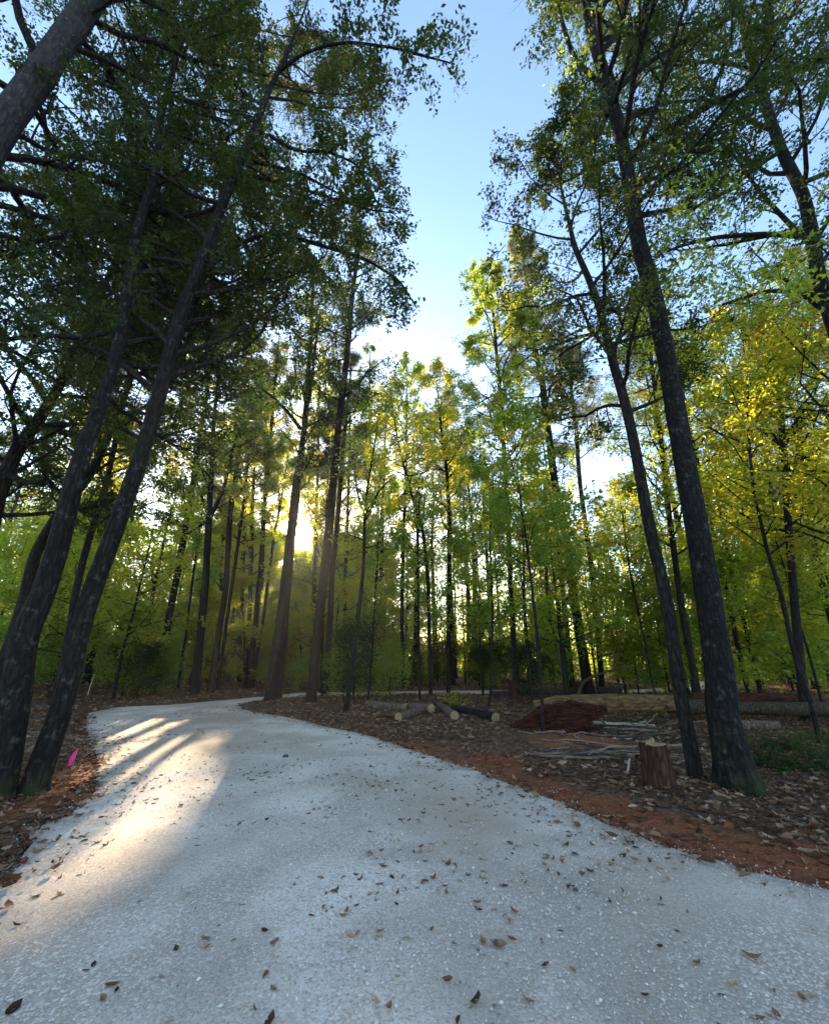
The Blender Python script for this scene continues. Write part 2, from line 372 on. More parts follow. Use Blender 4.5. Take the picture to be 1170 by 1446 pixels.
# ------------------------------------------------------------------ road outline
Lp = [(0, 1262), (20, 1242), (44, 1190), (34, 1173), (85, 1160), (120, 1139), (137, 1105), (137, 1064), (120, 1030), (120, 1009), (164, 999), (239, 996), (308, 990), (373, 984), (420, 979), (600, 976), (900, 974)]
Rp = [(1170, 1260), (1080, 1238), (960, 1203), (840, 1160), (760, 1125), (700, 1100), (600, 1065), (500, 1035), (400, 1013), (345, 1002), (335, 996), (360, 990), (385, 987), (450, 983), (600, 981), (900, 979)]
LE = np.array([(-2.2, -9), (-2.4, -3), (-2.7, 1.5)]+[ground_at(*q) for q in Lp]+[(19, 31), (24, 45)])
RE = np.array([(12, -9), (9.5, -3), (6.5, 1.2), (4.4, 2.8)]+[ground_at(*q) for q in Rp]+[(21, 29), (27, 45)])
def dens(E, step=.12):
    out = []
    for a_, b_ in zip(E[:-1], E[1:]):
        n = max(1, int(np.linalg.norm(b_-a_)/step)); out.append(a_+(b_-a_)*np.linspace(0, 1, n, endpoint=False)[:, None])
    Q = np.vstack(out+[E[-1:]])
    for _ in range(5): Q[1:-1] = .25*Q[:-2]+.5*Q[1:-1]+.25*Q[2:]
    return Q
LD, RD = dens(LE), dens(RE)
jr = np.random.default_rng(3)
for D in (LD, RD):
    D += np.stack([sinnoise(D, 5, 2.2, 5), sinnoise(D, 6, 2.2, 5)], 1)*.085+jr.normal(size=D.shape)*.02
ROAD = np.vstack([LD, RD[::-1]])
def road_d(x, y):
    """distance to nearest road edge, + outside / - inside"""
    P = np.stack([x, y], 1); out = np.full(len(x), 1e9); E = np.vstack([LD[::2], RD[::2]])
    for i in range(0, len(P), 4000):
        q = P[i:i+4000]; out[i:i+4000] = np.sqrt(((q[:, None]-E[None])**2).sum(2).min(1))
    ins = inpoly(x, y, ROAD); return np.where(ins, -out, out)
def gh(x, y, d=None):
    x = np.atleast_1d(np.asarray(x, float)); y = np.atleast_1d(np.asarray(y, float))
    if d is None: d = road_d(x, y)
    P = np.stack([x, y], 1); k = np.clip(d/1.2, 0, 1)
    bank = .05*np.clip(d/.5, 0, 1)
    far = np.clip((np.hypot(x, y)-30)/60, 0, 1)*1.0
    return np.where(d < 0, -.04, (sinnoise(P, 21, .7, 4)*.07+.02)*k+bank*(1+.5*sinnoise(P, 9, 2.5, 2)))+far*.6*k
def gz(x, y): return float(gh(x, y)[0])

# ground: one sheet out to the horizon
s = np.linspace(-1, 1, 341); gx = 9*np.sinh(s*5.6)/np.sinh(1.0)*.35+0
gy = gx+7
X, Yg = np.meshgrid(gx, gy, indexing='ij'); d = road_d(X.ravel(), Yg.ravel()).reshape(X.shape)
Z = gh(X.ravel(), Yg.ravel(), d.ravel()).reshape(X.shape)
n_ = len(gx); idx = np.arange(n_*n_).reshape(n_, n_)
F = np.stack([idx[:-1, :-1], idx[1:, :-1], idx[1:, 1:], idx[:-1, 1:]], -1).reshape(-1, 4)
Er = RD[::2]; dr = np.full(X.size, 1e9); Pq = np.stack([X.ravel(), Yg.ravel()], 1)
for i in range(0, len(Pq), 4000): dr[i:i+4000] = np.sqrt(((Pq[i:i+4000, None]-Er[None])**2).sum(2).min(1))
clay = np.clip(1.0-dr/1.5+.35*sinnoise(Pq, 44, 1.6, 4), 0, 1)*np.clip((13-Pq[:, 1])/5, 0, 1)
mound = np.hypot((Pq[:, 0]-2.9)/1.5, (Pq[:, 1]-9.0)/1.3); clay = np.maximum(clay, .8*np.clip(1.4-mound+.5*sinnoise(Pq, 45, 2.0, 4), 0, 1))
lx = np.hypot((Pq[:, 0]+4.6)/1.2, (Pq[:, 1]-6.5)/2.5); clay = np.maximum(clay, .75*np.clip(1.4-lx, 0, 1))
dirt = np.clip(1.3-np.abs(Pq[:, 1]-9.6-.12*(Pq[:, 0]+7))/1.2, 0, 1)*(Pq[:, 0] < -6)
zz = Z.ravel()+.14*np.exp(-mound**2*2)
g_o = mk('ground', np.stack([X.ravel(), Yg.ravel(), zz], 1), F, M['ground'], attrs={'clay': clay, 'dirt': dirt}, smooth=True)
tag(g_o, kind='structure')

# road: fine fan strips between the two edges
nL = 420
def rs(D, n, w=None):
    s_ = np.concatenate([[0], np.cumsum(np.linalg.norm(np.diff(D, axis=0), axis=1))]); t = np.linspace(0, s_[-1], n)
    return np.stack([np.interp(t, s_, D[:, 0]), np.interp(t, s_, D[:, 1])], 1)
tri = tessellate_polygon([[Vector((p[0], p[1], 0)) for p in ROAD]])
tri = np.array(tri); rv = np.column_stack([ROAD, np.zeros(len(ROAD))])
# overlay grid: clip-free approach, interior grid points give the surface its gentle wheel-track relief
import bmesh
bm = bmesh.new(); vv = [bm.verts.new(v) for v in rv]
for t_ in tri:
    try: bm.faces.new([vv[i] for i in t_])
    except ValueError: pass
for k_ in range(-9, 32):
    for axis in (0, 1):
        for off in (0, .5):
            co = [0, 0, 0]; co[axis] = k_+off; no = [0, 0, 0]; no[axis] = 1
            bmesh.ops.bisect_plane(bm, geom=bm.verts[:]+bm.edges[:]+bm.faces[:], plane_co=co, plane_no=no, dist=1e-5)
bmesh.ops.recalc_face_normals(bm, faces=bm.faces[:])
me = bpy.data.meshes.new('gravel_road'); bm.to_mesh(me); bm.free()
cv = np.empty(len(me.vertices)*3); me.vertices.foreach_get('co', cv); cv = cv.reshape(-1, 3)
dd = road_d(cv[:, 0], cv[:, 1]); dd = np.abs(dd)
cv[:, 2] = .012+np.clip(dd/.6, 0, 1)*(.03+.012*sinnoise(cv[:, :2], 4, .8, 3))
me.vertices.foreach_set('co', cv.ravel()); me.materials.append(M['gravel'])
dl = np.array([np.sqrt(((q-LD[::2])**2).sum(1).min()) for q in cv[:, :2]]); drr = np.array([np.sqrt(((q-RD[::2])**2).sum(1).min()) for q in cv[:, :2]])
fr = dl/(dl+drr); tk = np.exp(-((fr-.34)/.075)**2)+np.exp(-((fr-.66)/.075)**2)
at2 = me.attributes.new('track', 'FLOAT', 'POINT'); at2.data.foreach_set('value', tk.astype(np.float32))
at_ = me.attributes.new('edge', 'FLOAT', 'POINT'); at_.data.foreach_set('value', np.clip(1-dd/.5, 0, 1).astype(np.float32))
if me.polygons[0].normal.z < 0: me.flip_normals()
me.update(); ro = bpy.data.objects.new('gravel_road', me); COL.objects.link(ro); tag(ro, kind='structure')
ROAD_Z = .042
def rz_(x, y): return ROAD_Z if inpoly(np.array([x]), np.array([y]), ROAD)[0] else gz(x, y)

# loose gravel chips
def stones(n, xr, yr, size, seed, edge=False):
    r = np.random.default_rng(seed)
    x = r.uniform(*xr, n); y = yr[0]+(yr[1]-yr[0])*r.uniform(0, 1, n)**2.0
    dd_ = road_d(x, y); k = (dd_ < .1+np.abs(r.normal(size=n))*.12)
    cl_ = sinnoise(np.stack([x, y], 1), 31, 1.3, 3); k &= r.uniform(size=n) < np.where(np.abs(dd_) < .3, .9, np.clip(.35+cl_*.8, .06, 1))
    vis = np.abs(x) < 1.25*y+1.5; k &= vis
    x, y, dd_ = x[k], y[k], dd_[k]; n = len(x)
    base = np.array([[1, 0, 0], [0, 1, 0], [-1, 0, 0], [0, -1, 0], [0, 0, .75], [0, 0, -.75]], float)
    f0 = np.array([[0, 1, 4], [1, 2, 4], [2, 3, 4], [3, 0, 4], [1, 0, 5], [2, 1, 5], [3, 2, 5], [0, 3, 5]])
    s_ = size*np.exp(r.normal(size=n)*.35)
    V = base[None]*(1+r.uniform(-.4, .4, (n, 6, 3)))*s_[:, None, None]
    th = r.uniform(0, 6.28, n); c_, sn = np.cos(th)[:, None], np.sin(th)[:, None]
    V = np.stack([V[..., 0]*c_-V[..., 1]*sn, V[..., 0]*sn+V[..., 1]*c_, V[..., 2]], -1)+base[None]*r.normal(size=(n, 6, 1))*s_[:, None, None]*.2
    z = np.where(dd_ < 0, .012+np.clip(-dd_/.6, 0, 1)*.03, gh(x, y, dd_))+s_*.25
    V += np.stack([x, y, z], 1)[:, None]
    F_ = (f0[None]+(np.arange(n)*6)[:, None, None]).reshape(-1, 3)
    return V.reshape(-1, 3), F_, np.repeat(r.uniform(0, 1, n), 6)
V1, F1, t1 = stones(190000, (-9, 9), (1.6, 13), .0052, 1); V2, F2, t2 = stones(2500, (-9, 9), (1.6, 14), .0075, 2)
go = mk('loose_gravel', np.vstack([V1, V2]), np.vstack([F1, F2+len(V1)]), M['chips'], attrs={'tint': np.concatenate([t1, t2])})
tag(go, 'loose white limestone chips scattered over the gravel lane', 'gravel', kind='stuff')

# ------------------------------------------------------------------ fallen leaves
def curled(C, Z, size, r, flat=.8):
    n = len(C); th = r.uniform(0, 6.28, n); L = size*r.uniform(.5, 1.35, n); W = L*r.uniform(.12, .26, n); cu = r.uniform(-.1, .45, n)*L; fo = r.uniform(0, .7, n)*W
    ts = np.array([0, .3, .7, 1.0]); ws = np.array([.12, 1, .8, .03])
    P = []
    for t_, w_ in zip(ts, ws):
        for sd in (-1, 0, 1):
            P.append(np.stack([(t_-.5)*L, sd*W*w_, cu*(2*t_-1)**2+np.abs(sd)*fo*w_], 1))
    V = np.stack(P, 1)
    tl = r.normal(size=n)*.35; ct, st_ = np.cos(tl)[:, None], np.sin(tl)[:, None]
    y_, z_ = V[..., 1]*ct-V[..., 2]*st_, V[..., 1]*st_+V[..., 2]*ct; V = np.stack([V[..., 0], y_, z_], -1)
    c_, s_ = np.cos(th)[:, None], np.sin(th)[:, None]
    V = np.stack([V[..., 0]*c_-V[..., 1]*s_, V[..., 0]*s_+V[..., 1]*c_, V[..., 2]], -1)
    V[..., 2] -= V[..., 2].min(1)[:, None]
    V += np.stack([C[:, 0], C[:, 1], Z], 1)[:, None]
    f = []
    for i in range(3):
        for j in range(2): b = i*3+j; f.append([b, b+1, b+4, b+3])
    F_ = (np.array(f)[None]+(np.arange(n)*12)[:, None, None]).reshape(-1, 4)
    return V.reshape(-1, 3), F_, np.repeat(r.uniform(0, 1, n), 12)
r = np.random.default_rng(8)
def scatter(n, xr, yr, fn, pw=1.0):
    x = r.uniform(*xr, n); y = yr[0]+(yr[1]-yr[0])*r.uniform(0, 1, n)**pw; d_ = road_d(x, y); k = r.uniform(size=n) < fn(x, y, d_)
    k &= np.abs(x) < 1.3*y+1.5
    return x[k], y[k], d_[k]
def f_off(x, y, d_):
    cx = np.full(len(x), 1.0); near = (d_ > 0) & (d_ < .9) & (x > 0); cx = np.where(near, .25+.25*(d_ > .5), cx)
    p = np.where(d_ > 0, cx, np.exp(d_/.15)*.35)
    return np.where(np.hypot((x-2.9)/1.5, (y-9.)/1.3) < 1, p*.8, p)
x, y, d_ = scatter(62000, (-14, 14), (2.6, 15), f_off, 1.2)
V, F, t = curled(np.stack([x, y], 1), np.where(d_ > 0, gh(x, y, d_), .03)+r.uniform(0, .03, len(x)), .105, r)
x2, y2, d2 = scatter(26000, (-26, 26), (13, 34), f_off)
Vb, Fb, tb = curled(np.stack([x2, y2], 1), np.where(d2 > 0, gh(x2, y2, d2), .03)+r.uniform(0, .04, len(x2)), .17, r)
o = mk('leaf_litter', np.vstack([V, Vb]), np.vstack([F, Fb+len(V)]), M['fallen'], attrs={'tint': np.concatenate([t, tb])})
tag(o, 'brown dead leaves covering the forest floor beside the lane', 'leaf litter', kind='stuff')
x, y, d_ = scatter(20000, (-8, 7), (1.7, 17), lambda x, y, d_: np.where(d_ < -.05, np.clip(.32+.5*sinnoise(np.stack([x, y], 1), 55, 1.1, 3), .06, .9)*(1+1.2*(d_ > -.6)), 0), 1.25)
keep = np.argsort(np.hypot(x, y)); x, y, d_ = x[keep], y[keep], d_[keep]
NI = 290; x3, y3 = x[NI:], y[NI:]
V, F, t = curled(np.stack([x3, y3], 1), np.full(len(x3), ROAD_Z-.004), .06, r)
tag(mk('fallen_leaves', V, F, M['fallen_road'], attrs={'tint': t}), 'small brown leaves dotted farther along the gravel lane', 'fallen leaves', kind='stuff')
protos = []
for i in range(6):
    V, F, t = curled(np.zeros((1, 2)), np.zeros(1), .1, r); protos.append((V, F, t))
pm_ = []
for i in range(NI):
    lab = 'single dry brown leaf lying on the near part of the pale gravel lane'
    if i < 6:
        V, F, t = protos[i]; o = mk('fallen_leaf', V, F, M['fallen_road'], attrs={'tint': t}); pm_.append(o)
    else:
        o = pm_[i % 6].copy(); COL.objects.link(o)
    o.location = (x[i], y[i], ROAD_Z); o.rotation_euler = (0, 0, r.uniform(0, 6.28)); sc = r.uniform(.3, .8); o.scale = (sc, sc, sc)
    tag(o, lab, 'leaf', 'dry leaves scattered on the gravel lane')

def clods(n, seed):
    r = np.random.default_rng(seed); i = r.integers(0, len(RD)-1, n); P = RD[i]+r.normal(size=(n, 2))*.45
    l = r.uniform(size=n) < .25; i2 = r.integers(0, len(LD)-1, n); P[l] = LD[i2[l]]+r.normal(size=(l.sum(), 2))*.3
    d_ = road_d(P[:, 0], P[:, 1]); k = (d_ > -.04-np.abs(r.normal(size=n))*.05) & (P[:, 1] > 2) & (P[:, 1] < 14); P, d_ = P[k], d_[k]; n = len(P)
    base = np.array([[1, 0, 0], [0, 1, 0], [-1, 0, 0], [0, -1, 0], [0, 0, .8], [0, 0, -.8], [.6, .6, .5], [-.6, .5, .5], [.5, -.6, .5], [-.6, -.6, .4]], float)
    f0 = np.array([[0, 1, 6], [1, 4, 6], [4, 0, 6], [1, 2, 7], [2, 4, 7], [4, 1, 7], [3, 0, 8], [0, 4, 8], [4, 3, 8], [2, 3, 9], [3, 4, 9], [4, 2, 9], [1, 0, 5], [2, 1, 5], [3, 2, 5], [0, 3, 5]])
    V = base[None]*(1+r.uniform(-.35, .35, (n, 10, 3)))*(np.exp(r.normal(size=n)*.6)*.013)[:, None, None]
    V += np.stack([P[:, 0], P[:, 1], np.where(d_ > 0, gh(P[:, 0], P[:, 1], d_), .03)], 1)[:, None]
    return mk('clay_crumbs', V.reshape(-1, 3), (f0[None]+(np.arange(n)*10)[:, None, None]).reshape(-1, 3), M['clay'])
tag(clods(16000, 61), 'crumbs of red clay along the edges of the gravel lane', 'clay crumbs', kind='stuff')

# ------------------------------------------------------------------ trees
def add_crown(root, base, P, R, cfg, r, cull=True):
    """limbs, twigs and leaves along trunk polyline P (world coords)"""
    z0, z1 = cfg['z0'], min(cfg.get('z1', 99), P[-1][2])
    n1 = cfg['n1']; zs = z0+(z1-z0)*((np.arange(n1)+r.uniform(0, 1, n1))/n1)
    S = np.stack([np.interp(zs, P[:, 2], P[:, i]) for i in range(3)], 1); rr = np.interp(zs, P[:, 2], R)
    az = np.arange(n1)*2.4+r.uniform(-.5, .5, n1)
    if 'azc' in cfg: az = cfg['azc']+r.uniform(-1, 1, n1)*cfg['azw']
    el = np.radians(r.uniform(*cfg.get('el', (15, 50)), n1))
    f = (zs-z0)/max(z1-z0, .1)
    prof = {'round': np.sqrt(np.clip(1-(2*f-.8)**2/1.6, .15, 1)), 'cone': 1-.75*f, 'top': .6+.4*np.sin(f*3)}[cfg.get('prof', 'round')]
    L = cfg['len']*prof*r.uniform(.7, 1.15, n1)
    D = np.stack([np.cos(az)*np.cos(el), np.sin(az)*np.cos(el), np.sin(el)], 1)
    k1 = 7; P1 = grow(S, D, L, k1, .16, cfg.get('up', .04), r)
    r1 = np.minimum(rr*.55, .012+L*.014)
    R1 = r1[:, None]*np.linspace(1, .25, k1)[None]
    n2 = cfg['n2']; S2, D2, t2 = pick(P1, r, n2, .2)
    L2 = np.repeat(L, n2)*(.5-.25*t2)*r.uniform(.7, 1.2, len(S2)); P2 = grow(S2, side_dir(D2, r, .6), L2, 5, .2, .03, r)
    R2 = (np.repeat(r1, n2)*.38*(1-.5*t2))[:, None]*np.linspace(1, .3, 5)[None]
    n3 = cfg['n3']; S3, D3, t3 = pick(P2, r, n3, .15)
    L3 = np.clip(np.repeat(L2, n3)*.5, .25, .9)*r.uniform(.7, 1.2, len(S3)); P3 = grow(S3, side_dir(D3, r, .55), L3, 4, .22, -.02, r)
    R3 = np.full((len(S3), 4), cfg.get('twig', .004))*np.linspace(1, .4, 4)[None]
    nl = cfg['leaves']; C, _, _ = pick(P3, r, nl, .1)
    C = C+r.normal(size=C.shape)*cfg.get('spread', .05)
    cn = sinnoise(C, int(r.integers(1e6)), cfg.get('cf', 1.5), 3); C = C[cn > cfg.get('cl', -.28)]
    if cull:
        k = keep_mask(C, r); C = C[k]
        k3 = keep_mask(P3[:, -1], r) & keep_mask(P3[:, 1], r); P3, R3 = P3[k3], R3[k3]
        k2 = keep_mask(P2[:, -1], r) & keep_mask(P2[:, 2], r); P2, R2 = P2[k2], R2[k2]
        k1_ = keep_mask(P1[:, -1], r) & keep_mask(P1[:, 3], r); P1, R1 = P1[k1_], R1[k1_]
    Vs, Fs, off = [], [], 0
    for PP, RR, sd in ((P1, R1, 6), (P2, R2, 4), (P3, R3, 3)):
        if len(PP) == 0 or (sd == 3 and cfg.get('notwig')): continue
        v, f_ = tubes(PP, RR, sd); Vs.append(v); Fs.append(f_+off); off += len(v)
    if Vs: mk('branches', np.vstack(Vs)-base, np.vstack(Fs), M[cfg.get('bark', 'bark')], root)
    if cfg.get('kind') == 'pine':
        V, F, t = leafmesh(C, cfg['size'], r, .2, .045, .0)
    else: V, F, t = leafmesh(C, cfg['size'], r, cfg.get('horiz', .55), cfg.get('width', .27))
    mk('foliage', V-base, F, M[cfg.get('leaf', 'leaf_mid')], root, attrs={'tint': t})

def trunk_px(pts, Y):
    """pts: (u, v, width px) from base upward, standing at distance Y"""
    P, R = [], []
    for q in pts:
        yy = q[3] if len(q) > 3 else Y
        p_, t_ = at(q[0], q[1], yy); P.append(p_); R.append(.39*q[2]*t_/FPX)
    return np.array(P), np.array(R)
TREE_POS = []
def tree(name, label, pts, Y=None, crown=None, bark='bark', ext=0, sides=14, flare=.5, limbs=(), seed=0, group=None, cat='tree', snap=True, rough=.06, extdir=None):
    r = np.random.default_rng(seed+100)
    if Y is None: Y = ground_at(pts[0][0], pts[0][1])[1]
    P, R = trunk_px(pts, Y)
    gzv = gz(P[0][0], P[0][1]) if snap else P[0][2]
    P[0][2] = min(P[0][2], gzv)-.12
    if P[0][2] > gzv-.1: P[0][2] = gzv-.12
    if ext:
        d = nrm(P[-1]-P[-2]) if extdir is None else nrm(np.array(extdir, float)); d = nrm(d+np.array([0, 0, .6]))
        P = np.vstack([P, P[-1]+d*ext*.5, P[-1]+d*ext]); R = np.append(R, [R[-1]*.6, .015])
    base = np.array([P[0][0], P[0][1], gzv]); TREE_POS.append((base[0], base[1]))
    near = sides >= 18; sides = 44 if near else sides
    n = max(12, int(np.linalg.norm(P[-1]-P[0])/(.07 if near else .16))); Q, q = resample(P, R, n)
    Q[:, 0] += sinnoise(Q[:, 2:3], seed, .9, 2)*.02; Q[:, 1] += sinnoise(Q[:, 2:3], seed+1, .9, 2)*.03
    root = empty(name, base)
    V, Fs = tube(Q, q, sides, seed, rough, flare, ridges=.035 if near else 0)
    mk('trunk', V-base, Fs, M[bark], root, smooth=True)
    for lm in limbs:
        lp, lr = trunk_px([x_ for x_ in lm['pts']], lm.get('Y', Y))
        if 'dy' in lm:   # limb leaves the trunk's plane
            lp2 = []
            for k_, q_ in enumerate(lm['pts']):
                p_, t_ = at(q_[0], q_[1], Y+lm['dy']*k_/(len(lm['pts'])-1)); lp2.append(p_)
            lp = np.array(lp2)
        lq, lrr = resample(lp, lr, max(10, len(lp)*6)); v, f_ = tube(lq, lrr, 8, seed+3, .08, 0)
        lob = mk('limb', v-base, f_, M[bark], root, smooth=True)
        if lm.get('leaves', 1):
            c2 = dict(lm.get('cfg', {})); S, D, t_ = pick(lq[None], r, c2.get('n2', 14), c2.get('lo', .3))
            L2 = c2.get('len', 1.2)*r.uniform(.6, 1.2, len(S)); P2 = grow(S, side_dir(D, r, .65), L2, 5, .2, .02, r)
            S3, D3, t3 = pick(P2, r, 6, .15); P3 = grow(S3, side_dir(D3, r, .55), np.clip(L2.repeat(6)*.45, .2, .7), 4, .22, -.03, r)
            C, _, _ = pick(P3, r, c2.get('leaves', 16), .1); C += r.normal(size=C.shape)*.05; C = C[keep_mask(C, r) | (r.uniform(size=len(C)) < c2.get('force', 0))]
            v2, f2 = tubes(P2, np.full((len(P2), 5), .008)*np.linspace(1, .5, 5), 4); v3, f3 = tubes(P3, np.full((len(P3), 4), .004)*np.linspace(1, .4, 4), 3)
            mk('branches', np.vstack([v2, v3])-base, np.vstack([f2, f3+len(v2)]), M['bark'], lob)
            V, F, t = leafmesh(C, c2.get('size', .1), r, .55, .27); mk('foliage', V-base, F, M[c2.get('leaf', 'leaf_dark')], lob, attrs={'tint': t})
    for c in (crown if isinstance(crown, list) else [crown] if crown else []): add_crown(root, base, Q, q, c, r)
    return tag(root, label, cat, group)

NEAR = dict(n1=26, n2=8, n3=6, leaves=44, size=.078, cl=-.35, leaf='leaf_dark', len=4.2, z0=5.5, spread=.06, twig=.005)
def C(**k): d_ = dict(NEAR); d_.update(k); return d_
MID = dict(n1=20, n2=6, n3=4, leaves=18, size=.13, leaf='leaf_mid', len=2.6, z0=6, spread=.12, twig=.006)
def Cm(**k): d_ = dict(MID); d_.update(k); return d_
PINE = dict(n1=34, n2=7, n3=5, leaves=30, size=.24, leaf='needle', kind='pine', len=3.0, z0=11, prof='cone', spread=.09, twig=.006, el=(5, 45), bark='bark_pine')
def Cp(**k): d_ = dict(PINE); d_.update(k); return d_
GL = 'tall trees standing along the gravel lane'

# right foreground
tree('hardwood_tree', 'thick dark straight trunk with moss at its flared base, largest tree right of the lane',
     [(1045, 1118, 74), (1034, 1071, 58), (1018, 1008, 50), (1016, 950, 46), (1003, 870, 41), (987, 772, 37), (965, 652, 34), (947, 550, 31), (924, 426, 27), (903, 349, 26), (888, 256, 23), (873, 180, 21), (847, 87, 19), (826, 0, 16)],
     crown=[C(z0=9.5, n1=30, len=4.6, azc=-.1, azw=1.7), C(z0=10, n1=8, len=3.0)], bark='bark_moss', ext=5, sides=26, flare=.75, seed=1, rough=.05, group=GL,
     limbs=[dict(pts=[(851, 125, 10), (835, 106, 9), (812, 88, 8), (796, 41, 7), (786, 0, 5), (780, -50, 4)], dy=-.5),
            dict(pts=[(857, 163, 7), (843, 146, 6), (831, 141, 5), (816, 149, 5), (800, 170, 4), (786, 190, 3)], dy=.6, cfg=dict(leaf='leaf_mid', n2=6))])
tree('hardwood_tree', 'slimmer dark trunk curving up just left of the thickest right-hand tree, behind the stump',
     [(983, 1105, 27), (976, 1060, 25), (971, 1040, 24), (958, 976, 23), (948, 900, 22), (934, 817, 21), (912, 719, 19), (897, 639, 17), (877, 550, 16), (860, 490, 14), (845, 430, 13), (811, 349, 9), (800, 300, 6)],
     crown=[C(z0=5.6, n1=24, len=3.0, leaves=18)], ext=2.2, sides=18, seed=2, group=GL,
     limbs=[dict(pts=[(852, 462, 6), (830, 478, 5), (800, 494, 4), (780, 510, 3)], dy=.8, cfg=dict(n2=8)),
            dict(pts=[(862, 500, 6), (876, 470, 5), (885, 430, 4), (900, 400, 3)], dy=.5, cfg=dict(n2=8))])
tree('hardwood_tree', 'dark trunk slanting in from the right border towards the top of the view',
     [(1330, 1110, 36), (1290, 900, 30), (1240, 680, 26), (1195, 520, 24), (1168, 436, 22), (1150, 359, 20), (1134, 277, 18), (1108, 220, 16), (1083, 159, 15), (1057, 67, 13), (1037, 0, 12)], Y=6.6,
     crown=[C(z0=7.5, n1=32, len=4.0, leaves=22)], ext=4, sides=18, seed=3, group=GL, bark='bark_moss',
     limbs=[dict(pts=[(1062, 68, 8), (1090, 80, 7), (1117, 90, 6), (1135, 99, 6), (1170, 82, 5), (1200, 75, 4)], dy=-.6),
            dict(pts=[(1160, 418, 9), (1120, 413, 8), (1085, 410, 6), (1050, 420, 5), (1020, 430, 4)], dy=-.8, cfg=dict(leaf='leaf_mid', n2=16, len=1.5, leaves=14)),
            dict(pts=[(1140, 335, 9), (1080, 330, 8), (1010, 335, 7), (965, 345, 6), (942, 355, 4)], dy=-.5, cfg=dict(leaf='leaf_mid', n2=18, len=1.4, leaves=14))])
# left foreground
tree('hardwood_tree', 'leaning dark trunk nearest the left verge, with the pink flag at its right',
     [(45, 1125, 46), (51, 1091, 42), (75, 1030, 37), (96, 968, 34), (113, 892, 31), (130, 840, 30), (161, 755, 28), (181, 693, 27), (198, 635, 25), (222, 560, 24), (256, 451, 22), (287, 369, 19), (313, 292, 16), (354, 190, 12), (380, 128, 9), (400, 90, 7)],
     crown=[C(z0=5.5, n1=38, len=4.2, azc=1.8, azw=1.5), C(z0=4.5, z1=9, n1=8, len=3.2, azc=1.7, azw=1.5)], bark='bark_left', ext=3.5, sides=20, flare=.45, seed=4, group=GL,
     limbs=[dict(pts=[(288, 385, 10), (310, 365, 9), (328, 349, 9), (360, 335, 8), (390, 328, 8), (461, 349, 7), (513, 364, 6), (564, 395, 4), (588, 435, 3)], dy=1.0, cfg=dict(n2=26, len=.9, force=.75, leaves=15, size=.09)),
            dict(pts=[(380, 190, 6), (400, 205, 6), (426, 215, 5), (461, 213, 5), (503, 231, 4), (533, 287, 3)], dy=.3, cfg=dict(n2=20, len=.9, force=.6, leaves=15)),
            dict(pts=[(395, 100, 6), (425, 77, 6), (460, 64, 5), (492, 59, 5), (554, 67, 4), (590, 77, 4), (640, 90, 2)], dy=-.5, cfg=dict(n2=20, len=.9, force=.6, leaves=15))])
tree('hardwood_tree', 'dark lichen-spotted trunk at the left border, leftmost of the near leaning pair',
     [(-8, 1135, 56), (3, 1080, 50), (20, 1000, 46), (35, 900, 42), (48, 870, 40), (65, 830, 37), (82, 769, 34), (109, 663, 28), (130, 600, 24), (147, 550, 21), (174, 461, 18), (195, 333, 15), (220, 246, 13), (225, 169, 10), (256, 67, 7)],
     crown=[C(z0=5.5, n1=38, len=4.0, azc=2.1, azw=1.5)], bark='bark_left', ext=3.5, sides=20, flare=.4, seed=5, group=GL,
     limbs=[dict(pts=[(222, 180, 6), (251, 190, 6), (308, 210, 5), (380, 251, 5), (426, 277, 4), (461, 292, 3)], dy=.5, cfg=dict(n2=20, len=1.0)),
            dict(pts=[(255, 80, 6), (275, 50, 5), (308, 20, 5), (350, 5, 4)], dy=-.3),
            dict(pts=[(150, 470, 9), (110, 478, 8), (60, 472, 7), (0, 482, 6)], dy=-.6, cfg=dict(n2=14, leaves=14))])
tree('hardwood_tree', 'big pale grey trunk crossing the top left corner of the view',
     [(-520, 1330, 76), (-330, 900, 62), (-180, 560, 54), (-60, 300, 49), (0, 185, 45), (70, 90, 41), (130, 0, 36)], Y=4.6,
     crown=[C(z0=6.0, n1=34, len=4.4, azc=1.7, azw=2.2)], bark='bark_pale', ext=5, sides=22, seed=6, group=GL)
tree('hardwood_tree', 'dark trunk behind the near leaning pair with a broken side limb, at the left border',
     [(-60, 1040, 34), (-40, 900, 30), (-20, 780, 26), (0, 700, 24), (20, 640, 22), (55, 590, 18), (82, 550, 15), (120, 470, 12), (150, 400, 9)], Y=9,
     crown=[C(z0=4.5, n1=36, len=3.8)], ext=4, seed=7, group=GL, limbs=[dict(pts=[(8, 668, 12), (30, 680, 10), (50, 682, 8), (64, 676, 6)], dy=-.4, leaves=0)])
tree('hardwood_tree', 'dark trunk seen between the near leaning pair and the left border, crossing behind them',
     [(-5, 985, 26), (3, 943, 25), (27, 875, 22), (51, 782, 18), (85, 725, 16), (130, 666, 14), (165, 590, 10), (190, 520, 8)], Y=11.5,
     crown=[C(z0=5, n1=22, len=3.2, leaves=18, size=.12)], ext=5, seed=8, group=GL)
tree('hardwood_tree', 'thin dark trunk between the two near leaning trunks on the left',
     [(85, 985, 14), (105, 850, 12), (126, 762, 11), (150, 687, 10), (171, 584, 8), (190, 500, 7), (205, 420, 5)], Y=12.5,
     crown=[C(z0=5, n1=20, len=3, leaves=18, size=.12)], ext=4, seed=9, group=GL)
